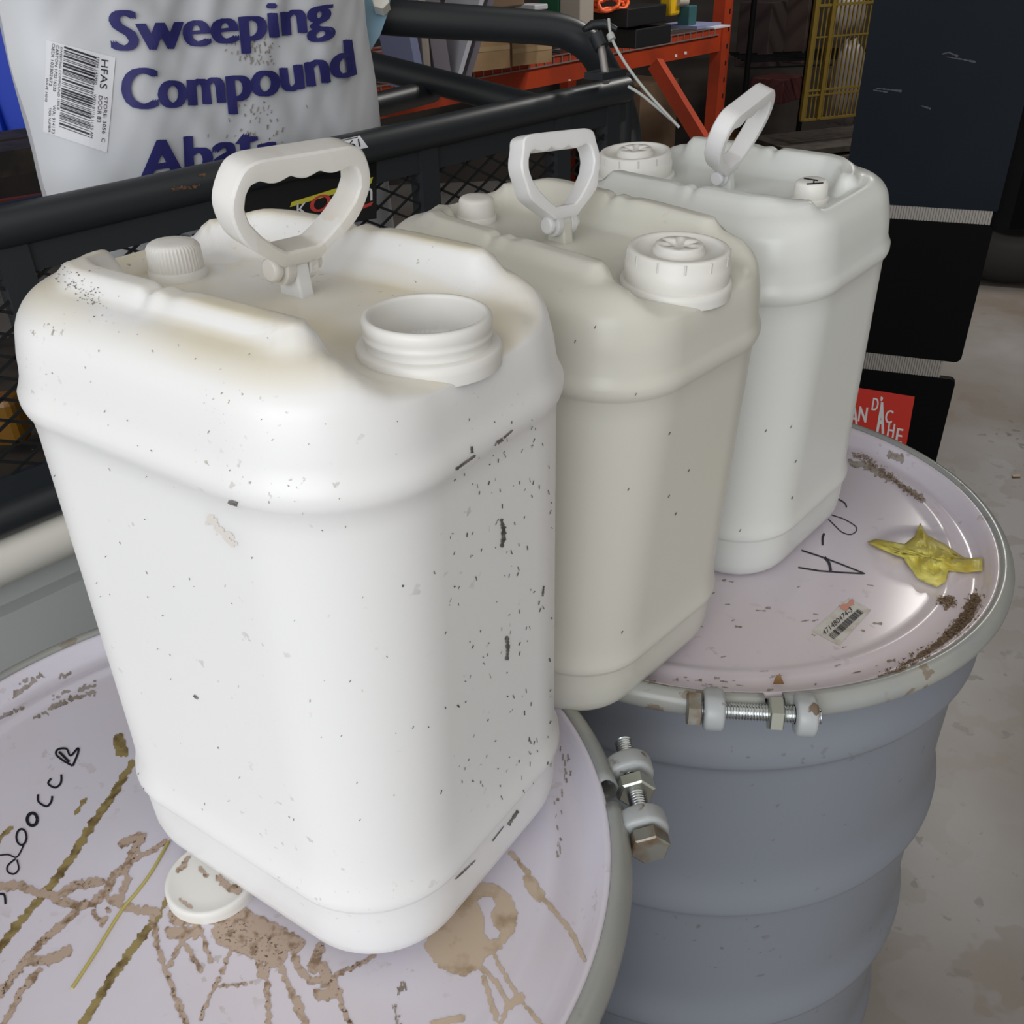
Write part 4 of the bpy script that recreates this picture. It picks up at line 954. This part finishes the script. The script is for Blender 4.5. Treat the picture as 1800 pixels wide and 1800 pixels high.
#@@SHELF
# ------------------------------------------------------------------ orange pallet rack
ZB = 0.03
SA, SB = onz(770, 133, ZB), onz(1262, 48, ZB); SD = (SB-SA).normalized(); SD.z = 0; SN = V3((-SD.y, SD.x, 0))
shelf = tag(empty('pallet_rack', SB), 'orange pallet rack with wire decking behind the black rack', 'rack')
A0 = SA-SD*1.2; L_ = (SB-A0).length
bh = 0.055
front_beam = obj('beam', MB().box((A0+SB)/2-EZ*bh, SD, SN, EZ, L_/2, 0.022, bh), M['orange'], shelf)
obj('beam', MB().box((A0+SB)/2-EZ*bh+SN*1.05, SD, SN, EZ, L_/2, 0.022, bh), M['orange'], shelf)
for off in (0.0, 1.05):
    c = SB+SD*0.035+SN*off; m_ = MB().box(V3((c.x, c.y, 1.4)), SD, SN, EZ, 0.038, 0.034, 1.4)
    u_ = obj('upright', m_, M['orange'], shelf)
    if off == 0:
        hs = MB()
        for k in range(34): hs.box(V3((c.x, c.y, 0.1+0.08*k))+SD*0.012-SN*0.0345, SD, SN, EZ, 0.006, 0.0006, 0.011).box(V3((c.x, c.y, 0.1+0.08*k))+SD*0.0385, SD, SN, EZ, 0.0006, 0.008, 0.011)
        obj('slot', hs, M['darkplastic'], u_)
obj('brace', MB().bar(at(1152, 112, 4.05), at(1242, 260, 4.0), 0.022, 0.028, up=SN), M['orange'], shelf)
wm = MB(); dd_ = 0.055; n = int(L_/dd_)
for k in range(n):
    a = A0+SD*(k*dd_)-SN*0.026
    wm.bar(a+EZ*0.004, a+SN*1.05+EZ*0.004, 0.002); wm.bar(a+EZ*0.004, a-EZ*0.030, 0.002, up=SD)
for y_ in (0, 0.15, 0.3, 0.5, 0.7, 0.9, 1.04): wm.bar(A0+SN*(y_-0.026)+EZ*0.003, SB+SN*(y_-0.026)+EZ*0.003, 0.002)
wm.bar(A0-SN*0.027-EZ*0.030, SB-SD*0.03-SN*0.027-EZ*0.030, 0.0025)
obj('wire_deck', wm, M['wire'], shelf)
bvb = bvh_of(front_beam); mb = MB()
for p in ((1001, 142), (1205, 93), (1188, 98)): ribbon(mb, bvb, [(p[0]-2, p[1]), (p[0]+2, p[1])], 5, 0.001, step=1)
obj('paint_chip', mb, M['label'], front_beam)
def on_shelf(px, py, off=0.0): return onz(px, py, ZB+0.006)
def shelf_box(name, x0, x1, ybot, h, depth, m, label, cat, group=None, parts=None, rot=0.0):
    a, b = on_shelf(x0, ybot[0]), on_shelf(x1, ybot[1]); a.z = b.z = ZO+ZB+0.0065
    X = (b-a); Lb = X.length; X.normalize(); Y = V3((-X.y, X.x, 0)); c = (a+b)/2+Y*depth/2+EZ*h/2
    if parts:
        e = tag(empty(name, (a+b)/2), label, cat, group); obj('carton', MB().box(c, X, Y, EZ, Lb/2, depth/2, h/2), m, e)
        obj('tape_strip', MB().box(c-Y*(depth/2+0.0005)+EZ*(-0.01), X, Y, EZ, Lb/2, 0.0008, 0.008), M['tape'], e)
        if parts > 1: obj('label', MB().box(c-Y*(depth/2+0.0008)+X*(Lb/2-0.03)+EZ*(h/2-0.03), X, Y, EZ, 0.02, 0.0008, 0.015), M['paper_blue'], e)
        return e
    return tag(obj(name, MB().box(c, X, Y, EZ, Lb/2, depth/2, h/2), m), label, cat, group)
shelf_box('cardboard_box', 812, 897, (129, 119), 0.17, 0.20, M['card'], 'larger brown carton on the orange rack, taped, with a small blue label', 'box', 'cartons on the orange rack', 2)
shelf_box('cardboard_box', 901, 970, (117, 109), 0.13, 0.20, M['card'], 'smaller brown carton to the right of the labelled one on the orange rack', 'box', 'cartons on the orange rack', 1)
def board(px, py, d, wpx, hpx, lean, m, name, label, th=0.012, group='boards standing on the orange rack'):
    c = at(px, py, d); k = d/F_PX; X = (RT*math.cos(0.5)+EY*math.sin(0.5)); X.z = 0; X.normalize(); Y = V3((-X.y, X.x, 0)); Zl = (EZ*math.cos(lean)+X*math.sin(lean)); Xl = X*math.cos(lean)-EZ*math.sin(lean)
    return tag(obj(name, MB().box(c, Xl, Y, Zl, wpx*k/2, 0.12, hpx*k/2), m), label, 'board', group)
board(701, 75, 3.00, 14, 150, -0.14, M['paper_blue'], 'board', 'thin lilac-grey board, leftmost of those standing on the orange rack')
board(720, 75, 3.08, 13, 150, -0.02, M['beige'], 'board', 'narrow beige board standing upright on the orange rack')
board(744, 80, 3.12, 30, 140, -0.12, M['greyboard'], 'board', 'broad dark grey board standing on the orange rack')
board(800, 55, 3.15, 8, 160, 0.42, M['paper_white'], 'board', 'pale slanted board leaning left of the larger carton')
board(816, 55, 3.2, 11, 160, 0.42, M['greyboard'], 'board', 'grey slanted board next to the pale one by the larger carton')
o = obj('shiny_knob', MB().lathe([(0.0, 0.016), (0.008, 0.014), (0.014, 0.006), (0.016, 0), (0.014, -0.006), (0.006, -0.014), (0, -0.016)], lambda x, y, z: at(678, 117, 2.3)+V3((x, y, z)), 24), M['zinc'])
KL = o.location.copy(); fix_parent(o, rack); o.location = (0, 0, 0); o.data.transform(Matrix.Translation(KL))
def rk_box(name, px, py, d, w_, h_, dp, m, label, cat, group=None, bevel=0.004):
    c = at(px, py, d); return tag(obj(name, MB().box(c, SD, SN, EZ, w_/2, dp/2, h_/2), m, bevel=bevel), label, cat, group)
rk_box('green_box', 978, 2, 3.75, 0.09, 0.20, 0.1, M['green'], 'green box on the orange rack above the curved bar', 'box')
rk_box('beige_box', 1014, 10, 3.7, 0.085, 0.20, 0.1, M['beige'], 'beige box to the right of the green box', 'box')
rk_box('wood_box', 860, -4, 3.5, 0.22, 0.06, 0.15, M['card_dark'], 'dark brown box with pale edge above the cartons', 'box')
rk_box('white_tray', 934, 12, 3.55, 0.075, 0.018, 0.10, M['paper_white'], 'small white slotted tray left of the green box', 'tray')
rk_box('tool_case', 1103, 26, 3.9, 0.26, 0.065, 0.20, M['darkplastic'], 'black tool case under the orange cord on the rack', 'case')
rk_box('black_case', 1115, 62, 3.98, 0.24, 0.07, 0.2, M['darkplastic'], 'lower black case standing on the wire deck', 'case')
cord = MB(); rnd = random.Random(5); pts = []
for k in range(90):
    a = k*0.55; pts.append(at(1070+34*math.cos(a)*(0.78+0.28*math.sin(k*0.37)), 7+11*math.sin(a)+rnd.uniform(-3, 3), 3.8+0.04*math.sin(a*0.7)))
tag(obj('extension_cord', cord.tube(bez(pts, 3), 0.007, 6), M['orange_cord']), 'coiled orange cord lying on the black tool case', 'cord')
drill = tag(empty('yellow_tool', at(1178, 15, 4.0)), 'yellow power tool on the orange rack near the upright', 'tool')
obj('tool_body', MB().box(at(1178, 8, 4.0), SD, SN, EZ, 0.035, 0.03, 0.040), M['yellow'], drill, bevel=0.01)
obj('tool_nose', MB().tube([at(1190, 3, 3.98), at(1206, 3, 4.02)], 0.018, 12), M['beige'], drill)
rk_box('teal_box', 1208, 27, 4.05, 0.055, 0.075, 0.06, M['teal'], 'dark teal container beside the yellow tool', 'container')
mb = MB().box(at(1212, 44, 4.12), SD, SN, EZ, 0.09, 0.10, 0.006); tag(obj('paper_pad', mb, M['paper_blue']), 'blue and white papers at the right end of the wire deck', 'papers')
mb = MB().box(at(1235, 46, 4.12), SD, SN, EZ, 0.06, 0.10, 0.003); tag(obj('paper_sheet', mb, M['paper_white']), 'white sheet overhanging the papers next to the orange upright', 'paper')
# floor things below the rack
def floor_box(name, px, py, w_, d_, h_, m, label, cat, X=SD):
    c = onz(px, py, -ZO); Y = V3((-X.y, X.x, 0)); return tag(obj(name, MB().box(V3((c.x, c.y, h_/2))+Y*d_/2, X, Y, EZ, w_/2, d_/2, h_/2), m, bevel=0.004), label, cat)
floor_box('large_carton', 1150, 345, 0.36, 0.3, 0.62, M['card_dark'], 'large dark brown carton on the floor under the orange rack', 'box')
floor_box('ochre_carton', 1305, 330, 0.20, 0.2, 0.30, mat('ochre_card', (0.24, 0.12, 0.03), 0.8), 'ochre carton on the floor seen through the farthest jug handle', 'box')

#@@RIGHT
# ------------------------------------------------------------------ dark display stand on the right
fb = onz(1622, 905, -ZO)                       # foot of its right edge
def up_from(P, py):                            # height on the vertical line over P that shows at picture row py
    lo, hi = 0.0, 3.0
    for _ in range(40):
        m_ = (lo+hi)/2
        if proj(V3((P.x, P.y, m_)))[1] > py: lo = m_
        else: hi = m_
    return lo
zt = up_from(fb, 372); q = ray(1560, 360); tt = (zt-CAM.z)/q.z; PL = CAM+q*tt
XD = (V3((fb.x, fb.y, 0))-V3((PL.x, PL.y, 0))).normalized(); YD = V3((-XD.y, XD.x, 0))
stand = tag(empty('display_stand', V3((fb.x, fb.y, 0))-XD*0.25), 'tall dark display stand of stacked panels joined by grey ribbed straps, red sticker low down', 'stand')
WID = (onplane(1536, 0, V3((fb.x, fb.y, 0)), YD)-V3((fb.x, fb.y, 0))).dot(-XD)
def panel(name, z0, z1, x0, x1, m, off=0.0, th=0.02, r=0.02):
    mb = MB(); pts = []
    for cx_, cz_, a0 in ((x1-r, z1-r, 0), (x0+r, z1-r, 90), (x0+r, z0+r, 180), (x1-r, z0+r, 270)):
        for k in range(5): a = math.radians(a0+22.5*k); pts.append((cx_+r*math.cos(a), cz_+r*math.sin(a)))
    n = len(pts); o = V3((fb.x, fb.y, 0)); vs = [o+XD*x+EZ*z+YD*(off+dy) for dy in (0, th) for x, z in pts]
    mb.add(vs, [tuple(range(n)), tuple(range(n, 2*n))[::-1]]+[(i, n+i, n+(i+1) % n, (i+1) % n) for i in range(n)], False)
    return obj(name, mb, m, stand)
zz = [up_from(fb, y) for y in (372, 398, 638, 668)]
ztop = 2.6
pan1 = panel('top_panel', zz[0], ztop, -WID, 0.0, M['panel'], 0.0, 0.03, 0.004)
pan2 = panel('middle_panel', zz[2], zz[1]+0.002, -WID, 0.0, M['panel_black'], 0.0, 0.02, 0.015)
pan3 = panel('bottom_panel', 0.0, zz[3], -WID, 0.0, M['panel_black'], 0.0, 0.02, 0.015)
panel('back_frame', zz[1]-0.02, ztop, -WID+0.03, 0.035, M['panel_black'], 0.04, 0.03, 0.004)
def strap(z0, z1, x1):
    mb = MB(); o = V3((fb.x, fb.y, 0)); n = int((WID)/0.006)
    for k in range(n):
        x = x1-k*0.006; mb.box(o+XD*x+EZ*((z0+z1)/2)+YD*0.012, XD, YD, EZ, 0.0022, 0.010, (z1-z0)/2+0.004)
    mb.box(o+XD*(x1-WID/2+0.003)+EZ*((z0+z1)/2)+YD*0.014, XD, YD, EZ, WID/2, 0.008, (z1-z0)/2+0.004)
    return obj('ribbed_strap', mb, M['strap'], stand)
strap(zz[1], zz[0], -0.012); strap(zz[3], zz[2], -0.042)
bs = bvh_of(pan3)
obj('red_sticker', quad_on(MB(), bs, [(1450, 672), (1608, 697), (1590, 800), (1440, 775)], 0.001, 6), M['red'], pan3)
mb = MB(); 
for ch, x0, x1, yb_, h_ in (('A', 1492, 1507, 745, 32), ('N', 1508, 1522, 740, 28), ('D', 1532, 1542, 720, 23), ("'", 1545, 1548, 716, 20), ('A', 1541, 1553, 760, 58), ('C', 1555, 1567, 742, 24), ('H', 1559, 1570, 767, 26), ('E', 1574, 1584, 777, 27)):
    text_on(mb, bs, ch, [(x0, yb_), (x1, yb_+2)], (4, -h_), (4, -h_), 0.021, 0.002)
obj('white_lettering', mb, M['white_ink'], pan3)
b1p = bvh_of(pan1); mb = MB()
for pts in ([(1656, 95), (1668, 92), (1684, 99)], [(1664, 100), (1690, 104), (1715, 109)], [(1535, 158), (1560, 162)], [(1620, 186), (1636, 191)], [(1540, 155), (1585, 160)]): ribbon(mb, b1p, pts, (1.5, 3.5), 0.001, jit=0.5)
obj('scratch', mb, mat('pale_scratch', (0.05, 0.055, 0.075), 0.6), pan1)

# tyre
tc = onz(1782, 506, -ZO)
def tyre(c, r, wd, ax, name, label):
    u = EZ; v = ax.cross(u); prof = [(0.55, -0.42), (0.62, -0.5), (0.86, -0.5), (0.96, -0.42), (1.0, -0.2), (0.985, -0.19), (0.985, -0.15), (1.0, -0.14), (1.0, 0.14), (0.985, 0.15), (0.985, 0.19), (1.0, 0.2), (0.96, 0.42), (0.86, 0.5), (0.62, 0.5), (0.55, 0.42), (0.55, -0.42)]
    o = obj(name, MB().lathe([(r*a, wd*b_) for a, b_ in prof], lambda x, y, z: c+u*x+v*y+ax*z, 64), M['rubber']); return tag(o, label, 'tyre')
tyre(V3((tc.x+0.02, tc.y+0.12, 0.42)), 0.42, 0.26, V3((-0.35, -0.93, 0)).normalized(), 'tyre', 'black rubber tyre standing on the floor at the right edge')
tag(obj('tool_cabinet', MB().box((3.5, 5.2, 0.95), EX, EY, EZ, 1.0, 0.35, 0.95), M['panel_black']), 'tall black cabinet in the dark behind the tyre', 'cabinet')

# dark wire shelving with yellow wire basket
yb = 4.3
wb = MB(); cA, cB = at(1407, 212, yb), at(1560, 222, yb+0.15); WX = (cB-cA); WX.z = 0; wl_ = WX.length; WX.normalize(); WY = V3((-WX.y, WX.x, 0)); zlow = cA.z
for k in range(0, 23):
    p = cA+WX*(wl_*k/22); wb.bar(p, p+EZ*0.78, 0.0028, up=WX)
for z_, r_ in ((0, 0.005), (0.10, 0.004), (0.12, 0.004), (0.33, 0.003), (0.45, 0.005), (0.78, 0.005)): wb.bar(cA+EZ*z_, cA+WX*wl_+EZ*z_, r_)
wb.bar(cA+WX*0.005, cA+WX*0.005+EZ*0.78, 0.009, up=WX).bar(cA+WX*0.09, cA+WX*0.09+EZ*0.78, 0.009, up=WX)
tag(obj('wire_basket', wb, mat('yellow_coated_wire', (0.13, 0.085, 0.006), 0.6)), 'tall yellow wire basket left of the dark display stand', 'basket')
def blob(c, rx, ry, rz, m, name, label, cat, seed=0, group=None, amp=0.3):
    mb = MB(); n, k2 = 20, 14; vs = []
    for i in range(k2+1):
        for j in range(n):
            a, b_ = math.pi*i/k2, 2*math.pi*j/n; d = V3((math.sin(a)*math.cos(b_), math.sin(a)*math.sin(b_), math.cos(a)))
            q = 1+amp*mnoise.noise(d*2.2+V3((seed, 0, 0))); vs.append(c+V3((d.x*rx, d.y*ry, d.z*rz))*q)
    mb.add(vs, [(i*n+j, i*n+(j+1) % n, (i+1)*n+(j+1) % n, (i+1)*n+j) for i in range(k2) for j in range(n)], True)
    return tag(obj(name, mb, m), label, cat, group)
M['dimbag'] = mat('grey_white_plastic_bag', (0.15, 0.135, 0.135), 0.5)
g_ = 'white plastic bags behind the yellow wire'
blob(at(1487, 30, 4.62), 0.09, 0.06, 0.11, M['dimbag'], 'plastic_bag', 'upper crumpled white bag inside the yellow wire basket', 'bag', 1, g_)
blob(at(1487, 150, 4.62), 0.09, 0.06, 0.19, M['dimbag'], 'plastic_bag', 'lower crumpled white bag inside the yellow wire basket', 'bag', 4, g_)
sh = tag(empty('wire_shelving', onz(1330, 250, -ZO)), 'dark wire shelving unit in the shadow behind the yellow basket', 'shelving')
for px in (1316, 1420, 1530):
    p = at(px, 100, 5.0); obj('shelf_post', MB().tube([V3((p.x, p.y, 0)), V3((p.x, p.y, 2.4))], 0.014, 10), M['panel_black'], sh)
for hz in (0.25, 0.75, 1.25, 1.75, 2.2):
    a, b_ = at(1310, 100, 5.0), at(1560, 100, 5.0); mb = MB(); a = V3((a.x, a.y, hz)); b_ = V3((b_.x, b_.y, hz))
    for k in range(6): mb.bar(a+EY*0.08*k, b_+EY*0.08*k, 0.004)
    mb.bar(a-EZ*0.03, b_-EZ*0.03, 0.004); obj('wire_shelf', mb, M['panel_black'], sh)
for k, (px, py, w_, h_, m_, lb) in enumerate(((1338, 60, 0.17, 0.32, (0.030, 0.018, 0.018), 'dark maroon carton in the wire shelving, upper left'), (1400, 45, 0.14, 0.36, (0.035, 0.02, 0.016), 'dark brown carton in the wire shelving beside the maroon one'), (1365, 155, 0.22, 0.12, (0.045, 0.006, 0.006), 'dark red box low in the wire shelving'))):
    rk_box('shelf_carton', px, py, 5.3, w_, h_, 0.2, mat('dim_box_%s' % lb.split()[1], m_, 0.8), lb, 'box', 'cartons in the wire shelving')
o = obj('wood_pallet', MB().box(at(1470, 245, 4.5), WX, WY, EZ, 0.35, 0.2, 0.012).box(at(1470, 262, 4.5), WX, WY, EZ, 0.35, 0.2, 0.012), M['darkwood'])
tag(o, 'dark timber pallet on the floor below the yellow basket', 'pallet')
cp = onz(1786, 838, -ZO+0.002)
tag(obj('wood_chip', MB().box(cp+EZ*0.003, EX, EY, EZ, 0.012, 0.004, 0.002), M['wood_chip']), 'small pale wood chip on the concrete at the right edge', 'chip')
